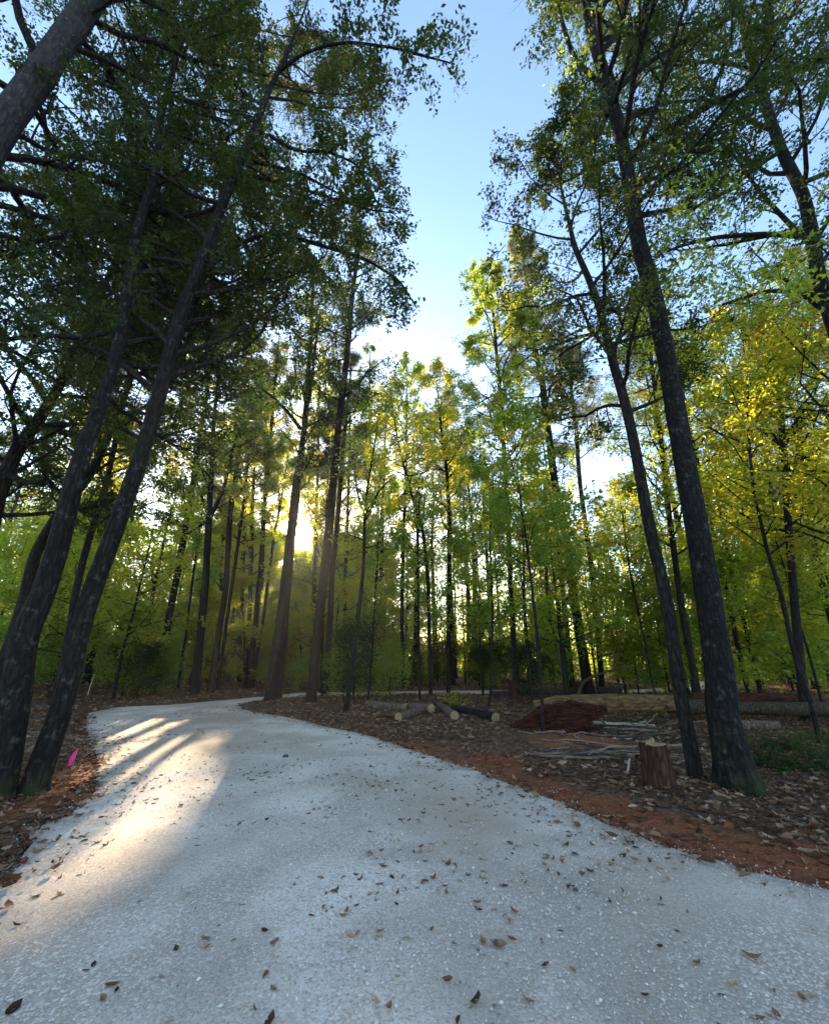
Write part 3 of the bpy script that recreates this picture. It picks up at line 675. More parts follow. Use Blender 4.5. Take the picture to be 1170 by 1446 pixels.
# middle left
tree('hardwood_tree', 'leftmost dark trunk across the far bend of the lane', [(222, 975, 13), (239, 875, 12), (253, 796, 11), (270, 700, 10), (285, 600, 8), (300, 500, 6)], Y=24, crown=Cm(z0=8, n1=26, len=4, leaves=22, size=.17, leaf='leaf_dark'), ext=4, seed=10, group=GL)
tree('hardwood_tree', 'very thin dark trunk left of the forked one across the bend', [(251, 976, 5), (257, 930, 5), (263, 900, 4), (272, 820, 4), (285, 730, 3)], Y=25, crown=Cm(z0=6, n1=14, len=2.5, size=.17), ext=3, seed=11, group=GL)
tree('hardwood_tree', 'forked dark trunk behind the far left bend of the lane', [(274, 980, 18), (284, 892, 14), (291, 817, 12), (295, 730, 11), (300, 650, 8), (303, 580, 6), (312, 500, 5)], Y=22.5,
     crown=Cm(z0=9, n1=26, len=3.6, leaves=22, size=.16), ext=4, seed=12, group=GL, limbs=[dict(pts=[(295, 735, 8), (306, 712, 7), (316, 690, 6), (328, 640, 5), (340, 590, 4)], dy=-.5, cfg=dict(leaf='leaf_mid', size=.15)), dict(pts=[(294, 728, 6), (286, 705, 5), (278, 680, 4)], dy=.4, cfg=dict(leaf='leaf_mid', size=.15))])
tree('pine_tree', 'reddish straight pine right of the forked trunk across the bend', [(297, 978, 12), (308, 902, 11), (318, 841, 10), (325, 728, 9), (339, 629, 7), (350, 540, 5)], Y=23.5, crown=Cp(z0=11, size=.28), bark='bark_pine', ext=4, seed=13, group=GL)
tree('hardwood_tree', 'slim dark trunk touching the reddish pine across the bend', [(307, 977, 7), (318, 892, 6), (332, 796, 6), (345, 704, 5), (352, 640, 4)], Y=24.5, crown=Cm(z0=8, size=.17), ext=4, seed=14, group=GL)
tree('pine_tree', 'dark pine just left of the sunlit pair at the lane bend', [(350, 974, 11), (358, 905, 10), (368, 813, 9), (373, 720, 8), (382, 620, 6), (390, 520, 5)], Y=27, crown=Cp(z0=13, size=.3), bark='bark_pine', ext=3, seed=15, group=GL)
tree('hardwood_tree', 'slim trunk leaning against the dark pine left of the sun', [(356, 973, 7), (365, 912, 6), (375, 854, 6), (384, 775, 5), (398, 700, 4)], Y=27.6, crown=Cm(z0=9, size=.18), ext=4, seed=16, group=GL)
tree('pine_tree', 'left stem of the pair in front of the sun at the tip of the bend', [(380, 991, 20), (388, 930, 17), (399, 854, 17), (409, 768, 15), (416, 700, 13), (430, 600, 10), (438, 500, 8), (441, 420, 6)], Y=19.3,
     crown=[Cm(z0=9.5, n1=36, len=3.4, leaves=26, size=.13, leaf='leaf_dark')], bark='bark_pine', ext=3, sides=16, seed=17, group=GL,
     limbs=[dict(pts=[(424, 605, 7), (405, 580, 6), (385, 560, 5), (370, 550, 4)], dy=.6, cfg=dict(leaf='leaf_mid', size=.13)), dict(pts=[(430, 590, 7), (438, 560, 6), (444, 500, 5), (452, 440, 4)], dy=-.6, cfg=dict(leaf='leaf_mid', size=.13))])
tree('pine_tree', 'right stem of the pair in front of the sun at the tip of the bend', [(393, 989, 14), (399, 919, 13), (405, 844, 12), (410, 790, 10), (416, 740, 9), (421, 690, 8)], Y=19.9, bark='bark_pine', ext=1.5, seed=18, group=GL,
     crown=Cm(z0=9.5, n1=6, len=1.5, size=.13))
tree('pine_tree', 'tall pine right of the low sun, its trunk reaching into the sky gap', [(438, 998, 19), (444, 939, 17), (454, 837, 17), (464, 751, 16), (469, 700, 15), (478, 600, 12), (490, 500, 10), (497, 420, 8), (508, 340, 6)],
     crown=[Cm(z0=11, n1=30, len=3.2, leaves=22, size=.13, leaf='leaf_dark'), Cp(z0=10, n1=10, len=2.2)], bark='bark_pine', ext=1.5, sides=16, seed=19, group=GL)
tree('pine_tree', 'second pine close behind the tall one right of the low sun', [(457, 984, 11), (464, 905, 11), (469, 803, 10), (478, 717, 9), (484, 640, 7), (492, 560, 5)], Y=21.5, crown=Cp(z0=9.5), bark='bark_pine', ext=3, seed=20, group=GL)
tree('hardwood_tree', 'slim dark tree with a high Y fork between the tall pine and the logs', [(488, 1008, 10), (495, 956, 8), (505, 871, 8), (514, 796, 6), (515, 727, 5), (518, 690, 4), (527, 640, 3)],
     crown=Cm(z0=5.2, n1=14, len=1.8, leaves=14, size=.11), bark='bark', ext=2, seed=21, group=GL,
     limbs=[dict(pts=[(515, 727, 4), (508, 712, 4), (504, 690, 3), (500, 660, 2)], dy=.3, leaves=0), dict(pts=[(516, 725, 4), (526, 708, 3), (536, 692, 3), (552, 676, 2)], dy=-.3, leaves=0)])
# middle
tree('sapling', 'very thin stem just right of the Y-forked tree', [(519, 990, 3.5), (526, 900, 3), (532, 803, 2.5), (540, 700, 2)], Y=17.5, crown=Cm(z0=3, n1=10, len=1.4, size=.12), ext=1, seed=22, sides=8)
tree('hardwood_tree', 'leaning trunk above the left end of the cut logs, in the middle of the view', [(608, 985, 7), (604, 820, 6.5), (597, 751, 6), (584, 710, 5.5), (565, 640, 4)], Y=21, crown=Cm(z0=7, n1=20, len=2.8, size=.15, leaf='leaf_yellow'), ext=4, seed=23, group=GL)
tree('hardwood_tree', 'straight trunk in the centre of the view, half hidden in yellow foliage', [(633, 985, 8), (633, 850, 8), (635, 734, 7), (630, 660, 6), (622, 600, 4)], Y=24, crown=Cm(z0=8, n1=24, len=3.2, size=.17, leaf='leaf_yellow', leaves=20), ext=4, seed=24, group=GL)
tree('sapling', 'thin stem left of the centre, rising behind the cut logs', [(592, 978, 4), (590, 850, 3.5), (590, 768, 3), (592, 700, 2)], Y=19, crown=Cm(z0=3.5, n1=10, len=1.6, size=.13), ext=1, seed=25, sides=8)
tree('sapling', 'curving dark stem above the pale log end, left of the dark stump', [(686, 1008, 6), (693, 980, 5), (694, 928, 4.5), (694, 843, 4), (692, 760, 3), (695, 690, 2)], Y=16, crown=Cm(z0=3, n1=14, len=1.8, size=.12), ext=1, seed=26, sides=8)
tree('sapling', 'left one of the two thin dark stems left of the grey pine', [(751, 985, 6), (743, 905, 6), (739, 834, 5), (738, 763, 4), (734, 700, 3), (728, 640, 2)], Y=17, crown=Cm(z0=4.5, n1=16, len=2.2, size=.12), ext=1.5, seed=27, sides=8)
tree('sapling', 'thin pale-barked stem rising in front of the red rotten trunk', [(766, 1040, 7), (766, 990, 6), (759, 905, 6), (752, 839, 5), (743, 768, 4), (735, 700, 3), (720, 640, 2)], crown=Cm(z0=3.4, n1=16, len=1.8, size=.11), ext=1, seed=28, sides=8)
tree('dead_snag', 'bare broken black stem standing in front of the grey pine', [(800, 965, 3.5), (785, 919, 4), (777, 879, 4), (772, 839, 5), (768, 781, 5.5), (771, 737, 5)], Y=17, bark='dark_wood', seed=29, flare=0, sides=8, cat='dead tree')
tree('pine_tree', 'tall grey pine leaning left behind the red rotten trunk', [(833, 987, 21), (824, 930, 18), (814, 870, 16), (801, 772, 15), (783, 683, 13.5), (770, 585, 12), (765, 540, 11), (755, 490, 9), (748, 440, 8), (742, 390, 6)],
     crown=[Cp(z0=14.5, n1=44, len=3.6, leaves=34, size=.26), Cm(z0=10, n1=8, len=2, leaf='leaf_mid')], ext=4, sides=16, seed=30, group=GL,
     limbs=[dict(pts=[(768, 580, 6), (745, 600, 5), (730, 630, 4), (712, 655, 3)], dy=-1, leaves=0), dict(pts=[(752, 480, 5), (790, 480, 4), (820, 465, 3), (845, 455, 2)], dy=-1, leaves=0)])
tree('hardwood_tree', 'slim trunk right of the thickest tree, left one of the pair by the red log', [(1056, 981, 9), (1041, 914, 8), (1018, 799, 8), (1001, 728, 7), (976, 617, 5), (962, 540, 4)], Y=17, crown=Cm(z0=7, n1=22, len=3, leaf='leaf_yellow', size=.14), ext=3, seed=31, group=GL)
tree('hardwood_tree', 'slim trunk right of the thickest tree, right one of the pair by the red log', [(1071, 975, 6), (1052, 887, 5.5), (1027, 790, 5), (1012, 700, 4)], Y=18.5, crown=Cm(z0=6, n1=18, len=2.6, leaf='leaf_yellow', size=.15), ext=3, seed=32, group=GL)
tree('sapling', 'bent slender dark trunk near the right border, above the ferns', [(1151, 1040, 8), (1143, 994, 8), (1121, 928, 7), (1103, 839, 7), (1085, 781, 6), (1063, 697, 5), (1054, 577, 4), (1052, 520, 3)], crown=Cm(z0=3.8, n1=22, len=2.4, leaf='leaf_yellow', size=.12, leaves=20), ext=1.5, seed=33, sides=10)
tree('sapling', 'thin stem just right of the bent slender trunk', [(1158, 985, 5), (1145, 930, 4), (1121, 861, 4), (1105, 800, 3)], Y=15, crown=Cm(z0=3, n1=14, len=2, leaf='leaf_yellow', size=.13), ext=2, seed=34, sides=8)
tree('hardwood_tree', 'trunk at the right border half hidden by yellow-green leaves', [(1200, 980, 11), (1180, 900, 10), (1167, 852, 9), (1156, 799, 9), (1143, 737, 8), (1134, 661, 7), (1120, 580, 5)], Y=15, crown=Cm(z0=5.5, n1=26, len=3.4, leaf='leaf_yellow', size=.13, leaves=20), ext=3, seed=35, group=GL)
tree('sapling', 'thin stem left of the slimmer dark right-hand trunk', [(925, 985, 4), (908, 900, 4), (890, 817, 3.5), (880, 740, 3)], Y=16, crown=Cm(z0=3.5, n1=14, len=1.8, leaf='leaf_yellow', size=.12), ext=1.5, seed=36, sides=8)
tree('hardwood_tree', 'grey trunk high behind the tall grey pine', [(850, 975, 10), (835, 800, 9), (820, 700, 8), (812, 600, 7), (805, 540, 5)], Y=29, crown=Cp(z0=16, size=.32, len=4), ext=4, seed=37, group=GL, bark='bark')
# low yellow-green boughs on the right
tree('sweetgum_tree', 'leafy yellow-green tree filling the right border above the ferns', [(1290, 1040, 16), (1270, 900, 14), (1240, 760, 12), (1215, 600, 9), (1200, 480, 6)], Y=9, crown=[Cm(z0=3.0, n1=44, len=3.2, leaves=22, leaf='leaf_yellow', size=.11, horiz=.75)], ext=1.5, seed=38, group=GL)

tree('sweetgum_tree', 'leafy green and gold tree behind the slanting right-hand trunk, upper right', [(1130, 1000, 15), (1120, 850, 13), (1110, 700, 11), (1100, 560, 9), (1090, 440, 7)], Y=12.5, crown=[Cm(z0=5.0, n1=44, len=3.2, leaves=22, leaf='leaf_yellow', size=.11, horiz=.75)], ext=1.5, seed=39, group=GL)
tree('sweetgum_tree', 'spreading green tree between the two thick right-hand trunks and the sky, behind them', [(985, 985, 13), (960, 850, 11), (940, 700, 9), (925, 560, 7), (915, 470, 5)], Y=15, crown=[Cm(z0=5.0, n1=36, len=3.0, leaves=20, leaf='leaf_mid', size=.12, horiz=.75)], ext=1.5, seed=40, group=GL)

tree('hardwood_tree', 'leafy tree whose crown closes the right side of the sky gap', [(728, 984, 9), (722, 850, 8.5), (716, 700, 8), (706, 560, 7), (696, 440, 5)], Y=19, crown=[C(z0=9, n1=34, len=3.4, leaves=26, size=.13, leaf='leaf_mid')], ext=2.5, seed=41, group=GL)
sr = np.random.default_rng(91)
for i_, (u_, v_, Y_, w_, lf, z_) in enumerate([(356, 600, 30, 8, 'leaf_yellow', 7), (446, 560, 33, 8, 'leaf_mid', 6), (466, 520, 41, 8, 'leaf_dark', 8), (372, 560, 38, 8, 'leaf_yellow', 7), (490, 590, 30, 7, 'leaf_mid', 5), (540, 600, 34, 7, 'leaf_yellow', 6), (345, 600, 34, 7, 'leaf_mid', 5), (518, 520, 44, 8, 'leaf_dark', 8), (460, 640, 24, 5, 'leaf_yellow', 3.5), (315, 640, 33, 6, 'leaf_yellow', 4), (570, 560, 28, 7, 'leaf_mid', 7)]):
    tree('hardwood_tree', 'slender leafy tree deep in the wood near the low sun', [(u_-8*(u_ < 480), 982, w_), (u_-3, 850, w_*.9), (u_, 740, w_*.8), (u_+3, 660, w_*.6), (u_+4, v_, w_*.4)], Y=Y_, crown=[Cm(z0=z_, n1=30, len=3.4, leaves=24, size=.17, leaf=lf)], ext=3, seed=400+i_, group='leafy trees near the low sun')
for i_ in range(16):
    u_ = 250+i_*24+sr.uniform(-9, 9); Y_ = sr.uniform(23.5, 36); h_ = sr.uniform(2.2, 6); P0 = at(u_, 900, Y_)[0]
    if road_d(np.array([P0[0]]), np.array([Y_]))[0] < 1.2: continue
    v_top = 723-FPX*math.tan(math.atan2(h_-CAM_H, Y_)-PITCH)
    tree('understory_tree', 'bushy young tree filling the low wood below the sun', [(u_, 975, 3.5), (u_+sr.uniform(-5, 5), (975+v_top)/2, 3), (u_+sr.uniform(-8, 8), v_top, 1.5)], Y=Y_, crown=[Cm(z0=.5, n1=22, len=1.9, leaves=14, size=.18, cl=-.2, leaf=['leaf_mid', 'leaf_yellow', 'leaf_yellow'][i_ % 3], horiz=.7)], ext=.5, seed=430+i_, sides=8, group='young trees below the sun', cat='small tree')

# ------------------------------------------------------------------ background wood: copies of a few kinds
def proto_tree(name, h, r0, crowns, seed, bark, lean=.03):
    r = np.random.default_rng(seed); base = np.zeros(3); k = 9
    P = np.stack([np.cumsum(r.normal(size=k))*lean*h*.12, np.cumsum(r.normal(size=k))*lean*h*.12, np.linspace(-.2, h, k)], 1)
    R = r0*np.linspace(1, .12, k); Q, q = resample(P, R, 36); root = empty(name, (0, 0, 0))
    V, Fs = tube(Q, q, 9, seed, .06, .35); mk('trunk', V, Fs, M[bark], root, smooth=True)
    for c in crowns: add_crown(root, base, Q, q, c, r, cull=False)
    return root
def copy_tree(o):
    c = o.copy(); COL.objects.link(c)
    for ch in o.children:
        d_ = ch.copy(); COL.objects.link(d_); d_.parent = c
    return c
FAR = dict(n1=24, n2=5, n3=4, leaves=14, spread=.16, twig=.008, notwig=True)
def Cf(**k): d_ = dict(FAR); d_.update(k); return d_
ptall = [proto_tree('hardwood_tree', 19, .19, [Cf(z0=6, len=3.6, size=.2, leaf='leaf_mid')], 201, 'bark'),
         proto_tree('hardwood_tree', 22, .23, [Cf(z0=8, len=4.0, size=.2, leaf='leaf_dark')], 202, 'bark'),
         proto_tree('hardwood_tree', 16, .14, [Cf(z0=4, len=3.0, size=.19, leaf='leaf_yellow')], 203, 'bark'),
         proto_tree('pine_tree', 24, .22, [Cp(z0=15, n1=30, n2=6, n3=4, leaves=22, size=.34, notwig=True)], 204, 'bark_pine', .015)]
plow = [proto_tree('understory_tree', 7, .06, [Cf(z0=1.6, n1=26, len=2.2, size=.18, leaves=9, cl=-.18, leaf='leaf_mid', horiz=.8, el=(0, 30))], 211, 'bark'),
        proto_tree('understory_tree', 9, .07, [Cf(z0=2.0, n1=28, len=2.4, size=.19, leaves=9, cl=-.18, leaf='leaf_yellow', horiz=.8, el=(0, 35))], 212, 'bark'),
        proto_tree('understory_tree', 5, .04, [Cf(z0=.8, n1=24, len=1.7, size=.16, cl=-.18, leaf='leaf_mid', horiz=.7, el=(0, 35))], 213, 'bark')]
pshr = [proto_tree('shrub', 2.2, .03, [Cf(z0=.15, n1=18, n2=5, n3=4, leaves=12, len=1.0, size=.10, leaf='leaf_dark', el=(10, 60))], 221, 'bark'),
        proto_tree('shrub', 1.5, .02, [Cf(z0=.1, n1=16, n2=5, n3=3, leaves=12, len=.8, size=.10, leaf='leaf_mid', el=(10, 70))], 222, 'bark')]
r = np.random.default_rng(42)
SX, SY = SUN[0]/math.hypot(SUN[0], SUN[1]), SUN[1]/math.hypot(SUN[0], SUN[1])
def sun_lane(x, y):      # distance from the lanes along which the low sun reaches the road and the camera
    ds = []
    for (px, py) in ((0, 0), (-3.7, 8.2), (-3.0, 5.2), (-5.8, 10.8)):
        s_ = (x-px)*SX+(y-py)*SY; ds.append(abs((x-px)*SY-(y-py)*SX) if s_ > 0 else 99)
    return min(ds)
placed = list(TREE_POS)
def blocks(x, y, rad, zlo, zhi):
    for (px, py, pz) in ((0, 0, CAM_H), (-3.75, 8.0, 0), (-3.2, 6.2, 0), (-3.0, 4.6, 0), (-2.5, 3.4, 0), (-6.9, 12.3, 0), (-7.6, 12.0, 0)):
        s_ = (x-px)*SX+(y-py)*SY
        if s_ > 0 and abs((x-px)*SY-(y-py)*SX) < rad and zlo-1 < pz+s_*math.tan(math.radians(SUN_EL)) < zhi+.5: return True
    return False
CROWN = {'hardwood_tree': (3.7, 3.5, 26), 'pine_tree': (3, 13, 30), 'understory_tree': (2.6, .8, 11), 'shrub': (1.1, 0, 3.2)}
def place(protos, n, yr, xr, mind, label, group, cat, lane=1.0, droad=1.2, sc=(.8, 1.2), w=None, used=set()):
    c_ = 0; tries = 0
    while c_ < n and tries < n*60:
        tries += 1
        y = yr[0]+(yr[1]-yr[0])*r.uniform(0, 1); x = r.uniform(*xr)*max(y, 8)
        if sun_lane(x, y) < lane: continue
        if any((x-a_)**2+(y-b_)**2 < mind**2 for a_, b_ in placed): continue
        if road_d(np.array([x]), np.array([y]))[0] < droad: continue
        if w and not w(x, y): continue
        p_ = protos[int(r.integers(len(protos)))]
        if blocks(x, y, *CROWN[p_.name.split('.')[0]]): continue
        o = p_ if p_.name not in used else copy_tree(p_); used.add(p_.name)
        s_ = r.uniform(*sc); o.location = (x, y, gz(x, y)-.03); o.rotation_euler = (0, 0, r.uniform(0, 6.28)); o.scale = (s_, s_, s_*r.uniform(.9, 1.1))
        nm = p_.name.split('.')[0]
        lab = label[nm] if isinstance(label, dict) else label
        tag(o, lab, cat, group if not isinstance(group, dict) else group[nm]); placed.append((x, y)); c_ += 1
place(ptall, 120, (24, 72), (-1.15, 1.15), 1.7, {'hardwood_tree': 'slender leafy tree deep in the wood behind the lane', 'pine_tree': 'tall straight pine deep in the wood behind the lane'}, {'hardwood_tree': 'leafy trees deep in the wood', 'pine_tree': 'pines deep in the wood'}, 'tree', lane=.9, w=lambda x, y: not (-.42 < x/y < .05) or r.uniform() < .85)
plow.append(plow[1]); place(plow, 115, (14, 46), (-1.1, 1.1), 1.3, 'low spreading understory tree with leafy tiers in the wood', 'understory trees in the wood', 'small tree', lane=1.3, droad=1.6, w=lambda x, y: not (y < 20 and -7 < x < 3))
place(pshr, 90, (19, 46), (-1.1, 1.1), .7, 'dark leafy shrub at the foot of the wood', 'shrubs under the trees', 'shrub', lane=.4, droad=.7, sc=(.7, 1.5))

# far wood: one mass beyond the trees one can tell apart
n = 310000; r = np.random.default_rng(5)
ang = np.concatenate([r.uniform(-1.15, 1.15, 150000), np.radians(np.clip(r.normal(-17, 6.5, 160000), -45, 0))]); rad = r.uniform(60, 95, n); xx = np.sin(ang)*rad; yy = np.cos(ang)*rad
adeg = np.degrees(ang); block = (adeg > -21) & (adeg < -8)
hh = rad*.283+1.0+2.2*sinnoise(np.stack([ang*14, rad*.1], 1), 3, 1.0, 4)
hh = np.where(np.abs(adeg-SUN_AZ) < 1.6, rad*.2754-.008*rad, np.where(block, np.maximum(hh, rad*.2754+.4), hh)); z = hh*np.concatenate([r.uniform(0, 1, 150000)**.85, r.uniform(0, 1, 160000)**.6])
Pc = np.stack([xx, yy, z], 1); k = (sinnoise(Pc, 13, .45, 3) > np.interp(adeg, [-60, -34, -24, -21, -8, -2, 60], [.12, .0, -.35, -.7, -.7, .2, .3])) | (z < 8); k &= keep_mask(Pc, r, .6)
V, F, t = leafmesh(Pc[k], .5, r, .4, .32)
nb = 60000; ab = r.uniform(-1.15, 1.15, nb); rb = r.uniform(42, 75, nb)
Pb = np.stack([np.sin(ab)*rb, np.cos(ab)*rb, (4+2.5*sinnoise(np.stack([ab*12, rb*.12], 1), 8, 1, 3))*r.uniform(0, 1, nb)], 1)
V2, F2, t2 = leafmesh(Pb[keep_mask(Pb, r, .25)], .38, r, .4, .32); F = np.vstack([F, F2+len(V)]); V = np.vstack([V, V2]); t = np.concatenate([t, t2])
tag(mk('distant_wood', V, F, M['leaf_mid'], attrs={'tint': t}), 'dense mass of foliage closing off the view far behind the trees', 'wood', kind='stuff')

# ------------------------------------------------------------------ logs, stump, debris
def log(name, label, A, B, r0, r1, bark='bark_log', cuts=(1, 1), seed=0, group=None, cat='log', rough=.06, bend=0.0):
    A = np.array(A, float); B = np.array(B, float); t_ = np.linspace(0, 1, 26)[:, None]
    P = A+(B-A)*t_; P[:, 2] += np.sin(t_[:, 0]*np.pi)*bend
    R = r0+(r1-r0)*t_[:, 0]; root = empty(name, (A[0], A[1], 0)); base = np.array([A[0], A[1], 0])
    V, Fs = tube(P, R, 18, seed, rough, 0, cap=False); o = mk('bark', V-base, Fs, M[bark], root, smooth=True)
    r = np.random.default_rng(seed); sides = 18
    for e_, (ring, c) in enumerate(((V[:sides], P[0]), (V[25*sides:26*sides], P[-1]))):
        d_ = nrm(P[0]-P[1]) if e_ == 0 else nrm(P[-1]-P[-2])
        c1 = c+(ring-c)*.9+d_*.004; cc = c+d_*(.006+.01*r.uniform()); VV = np.vstack([ring, c1, cc]); j = np.arange(sides); j2 = (j+1) % sides
        FF = [np.stack([j, j2, j2+sides, j+sides], 1), np.stack([j+sides, j2+sides, np.full(sides, 2*sides)], 1)]
        mk('cut_end', VV-base, FF, M['cut'] if cuts[e_] else M['dark_wood'], root, attrs={'rad': np.concatenate([np.ones(sides), np.full(sides, .9), [0]])})
    return tag(root, label, cat, group)
def gpt(u, v, up): x, y = ground_at(u, v); return (x, y, gz(x, y)+up)
LG = 'cut logs lying by the lane'
log('log', 'long pale cut log farthest left behind the lane verge', gpt(519, 1002, .1), gpt(570, 1008, .09), .13, .12, seed=1, group=LG)
log('log', 'short cut log second from the left, nearest to the lane', gpt(562, 1021, .1), gpt(599, 1011, .1), .11, .12, seed=2, group=LG)
log('log', 'stubby cut log leaning behind the second one from the left', gpt(582, 1008, .13), gpt(609, 1013, .14), .12, .13, seed=3, group=LG)
log('log', 'cut log pointing at the lane with its round end forward, middle of the row', gpt(620, 1004, .1), gpt(642, 1022, .1), .11, .12, seed=4, group=LG)
log('log', 'long grey log with pale sawn right end, next to the red rotten trunk', gpt(640, 1010, .1), gpt(700, 1023, .11), .10, .13, bark='bark', seed=5, group=LG)
log('log', 'thin dark log lying behind the row of cut logs', gpt(604, 1000, .06), gpt(632, 998, .06), .05, .05, bark='bark', seed=6, group=LG)

# the red rotten fallen trunk with its hollow underside
def lump(name, c, rad, mat, parent, base, seed, amp=.25, rug=0.0, n=40):
    u = np.linspace(0, np.pi, n); v = np.linspace(0, 2*np.pi, n*2, endpoint=False); U_, V_ = np.meshgrid(u, v, indexing='ij')
    D = np.stack([np.sin(U_)*np.cos(V_), np.sin(U_)*np.sin(V_), np.cos(U_)], -1).reshape(-1, 3)
    rr = 1+amp*sinnoise(D, seed, 1.8, 5)+rug*sinnoise(D*np.array([1, 2.5, 2.5]), seed+1, 7, 3); P = D*rr[:, None]*np.array(rad)+np.array(c)
    m2 = n*2; i = np.arange(n-1)[:, None]*m2; j = np.arange(m2)[None]; j2 = (j+1) % m2
    F_ = np.stack([i+j, i+m2+j, i+m2+j2, i+j2], -1).reshape(-1, 4)
    return mk(name, P-base, F_, M[mat], parent, smooth=True)
bx, by = 2.2, 10.9; base = np.array([bx, by, 0.])
root = empty('fallen_tree', (bx, by, 0))
P = np.array([(2.9, 11.1, .50), (3.4, 11.1, .56), (4.2, 11.25, .60), (5.2, 11.5, .60), (6.2, 11.8, .58), (7.0, 12.0, .56)]); R = np.array([.16, .20, .21, .20, .19, .17])
Q, q = resample(P, R, 50); V, Fs = tube(Q, q, 40, 5, .14, 0, ridges=.12)
mk('trunk', V-base, Fs, M['orange_rot'], root)
def rotten(name, pts, rad, mat, seed, rough, ridges, sides=90, n=110):
    Q, q = resample(np.array(pts, float), np.array(rad, float), n); V, Fs = tube(Q, q, sides, seed, rough, 0, ridges=ridges)
    r = np.random.default_rng(seed); V = V+sinnoise(V*np.array([.5, 1.6, 1.6]), seed+2, 14, 3)[:, None]*np.array([.004, .018, .018])+r.normal(size=V.shape)*np.array([.002, .005, .005])
    return mk(name, V-base, Fs, M[mat], root)
rotten('rotten_core', [(2.25, 10.95, .1), (2.6, 10.9, .2), (3.1, 10.85, .38), (3.7, 10.9, .46), (4.2, 11.0, .42), (4.6, 11.1, .5)], [.05, .12, .19, .22, .16, .07], 'red_rot', 8, .25, .25)
rotten('rotten_core', [(2.9, 10.8, .08), (3.3, 10.72, .14), (3.9, 10.75, .13), (4.5, 10.9, .06)], [.05, .14, .15, .05], 'red_rot', 9, .3, .3, 60, 70)
rr_ = np.random.default_rng(4); nr = 26; Dr = rr_.normal(size=(nr, 3)); Dr[:, 2] = np.abs(Dr[:, 2])*.8; Pr = grow(np.tile(np.array([[6.15, 11.9, .45]]), (nr, 1)), Dr, rr_.uniform(.25, .7, nr), 7, .35, -.05, rr_)
v, f_ = tubes(Pr, np.linspace(.05, .012, 7)[None]*rr_.uniform(.5, 1.2, (nr, 1)), 6); mk('root_mass', v-base, f_, M['dark_wood'], root, smooth=True)
tag(root, 'thick fallen trunk rotted red and orange, lying behind the brushwood right of the lane', 'fallen tree')
tag(lump('clay_mound', (3.0, 9.3, -.06), (1.0, .7, .15), 'clay', None, np.zeros(3), 14, .25), 'low mound of red clay in front of the rotten trunk', 'mound')
tag(lump('stone', (2.75, 9.1, .13), (.1, .08, .07), 'cut', None, np.zeros(3), 15, .2, n=14), 'pale rounded stone on the red clay mound', 'stone')

log('log', 'long weathered fallen trunk right of the thickest tree, crossing to the border', (6.9, 12.6, .42), (13.5, 11.7, .36), .16, .2, bark='bark_old', seed=11, cuts=(0, 0), rough=.2, cat='fallen tree')
log('log', 'short orange log lying under the weathered fallen trunk at right', (7.2, 11.3, .12), (8.6, 11.0, .14), .10, .11, bark='bark_log', seed=12, cuts=(0, 1), rough=.12)
log('log', 'reddish rotten log behind the weathered fallen trunk at right', (8.9, 14.6, .45), (12.4, 14.4, .45), .2, .17, bark='red_rot', seed=13, cuts=(0, 0), rough=.25, cat='fallen tree')
log('log', 'pale thin trunk lying far back beyond the red rotten trunk', (3.4, 20.3, .25), (9.5, 20.9, .35), .10, .12, bark='bark_pale', seed=14, cuts=(0, 0), cat='fallen tree')

def stick(label, A, B, r0, mat='stick', seed=0, bend=.05, name='stick', fork=False, group='loose branches and sticks on the ground'):
    A = np.array(A, float); B = np.array(B, float); t_ = np.linspace(0, 1, 14)[:, None]; r = np.random.default_rng(seed)
    P = A+(B-A)*t_; L = np.linalg.norm(B-A); P += np.stack([sinnoise(t_*6, seed+i, 1, 2) for i in range(3)], 1)*L*bend*np.sin(t_*np.pi)*np.array([1, 1, .5])
    base = np.array([A[0], A[1], 0]); V, Fs = tube(P, r0*np.linspace(1, .55, 14), 7, seed, .1)
    o = mk(name, V-base, Fs, M[mat], smooth=True, loc=base)
    if fork:
        i = 8; d = nrm(P[-1]-P[0]); q = np.cross(d, [0, 0, 1]); P2 = P[i]+(d*.7+q*.5+np.array([0, 0, .25]))*L*.3*np.linspace(0, 1, 6)[:, None]
        v, f_ = tube(P2, r0*.6*np.linspace(1, .4, 6), 6, seed); mk('side_branch', v-base, f_, M[mat], o, smooth=True)
    return tag(o, label, 'stick', group)
stick('bleached white pole lying in front of the fallen trunk', gpt(838, 1030, .1), gpt(925, 1032, .06), .04, 'white_wood', 1, .02, fork=True)
stick('pale crooked branch lying in the brushwood left of the stump', gpt(842, 1058, .04), gpt(892, 1050, .08), .045, 'white_wood', 2, .08)
stick('short white splinter standing beside the stump', (2.98, 6.75, gz(2.98, 6.75)), (3.03, 6.72, gz(3, 6.7)+.2), .02, 'white_wood', 3, .02)
rs_ = np.random.default_rng(77)
for k_ in range(64):
    u0 = rs_.uniform(790, 965); v0 = rs_.uniform(1028, 1092); x0, y0 = ground_at(u0, v0); th = rs_.normal(0, .7)+(math.pi if k_ % 2 else 0); L = rs_.uniform(.3, 1.5)
    x1, y1 = x0+L*math.cos(th), y0+L*.6*math.sin(th); r0 = rs_.uniform(.008, .026)
    stick('thin grey stick in the brushwood heap left of the stump', (x0, y0, gz(x0, y0)+rs_.uniform(.02, .12)), (x1, y1, gz(x1, y1)+rs_.uniform(.02, .24)), r0, 'stick' if k_ % 3 else 'dark_wood', 10+k_, .06, group='sticks in the brushwood heap')
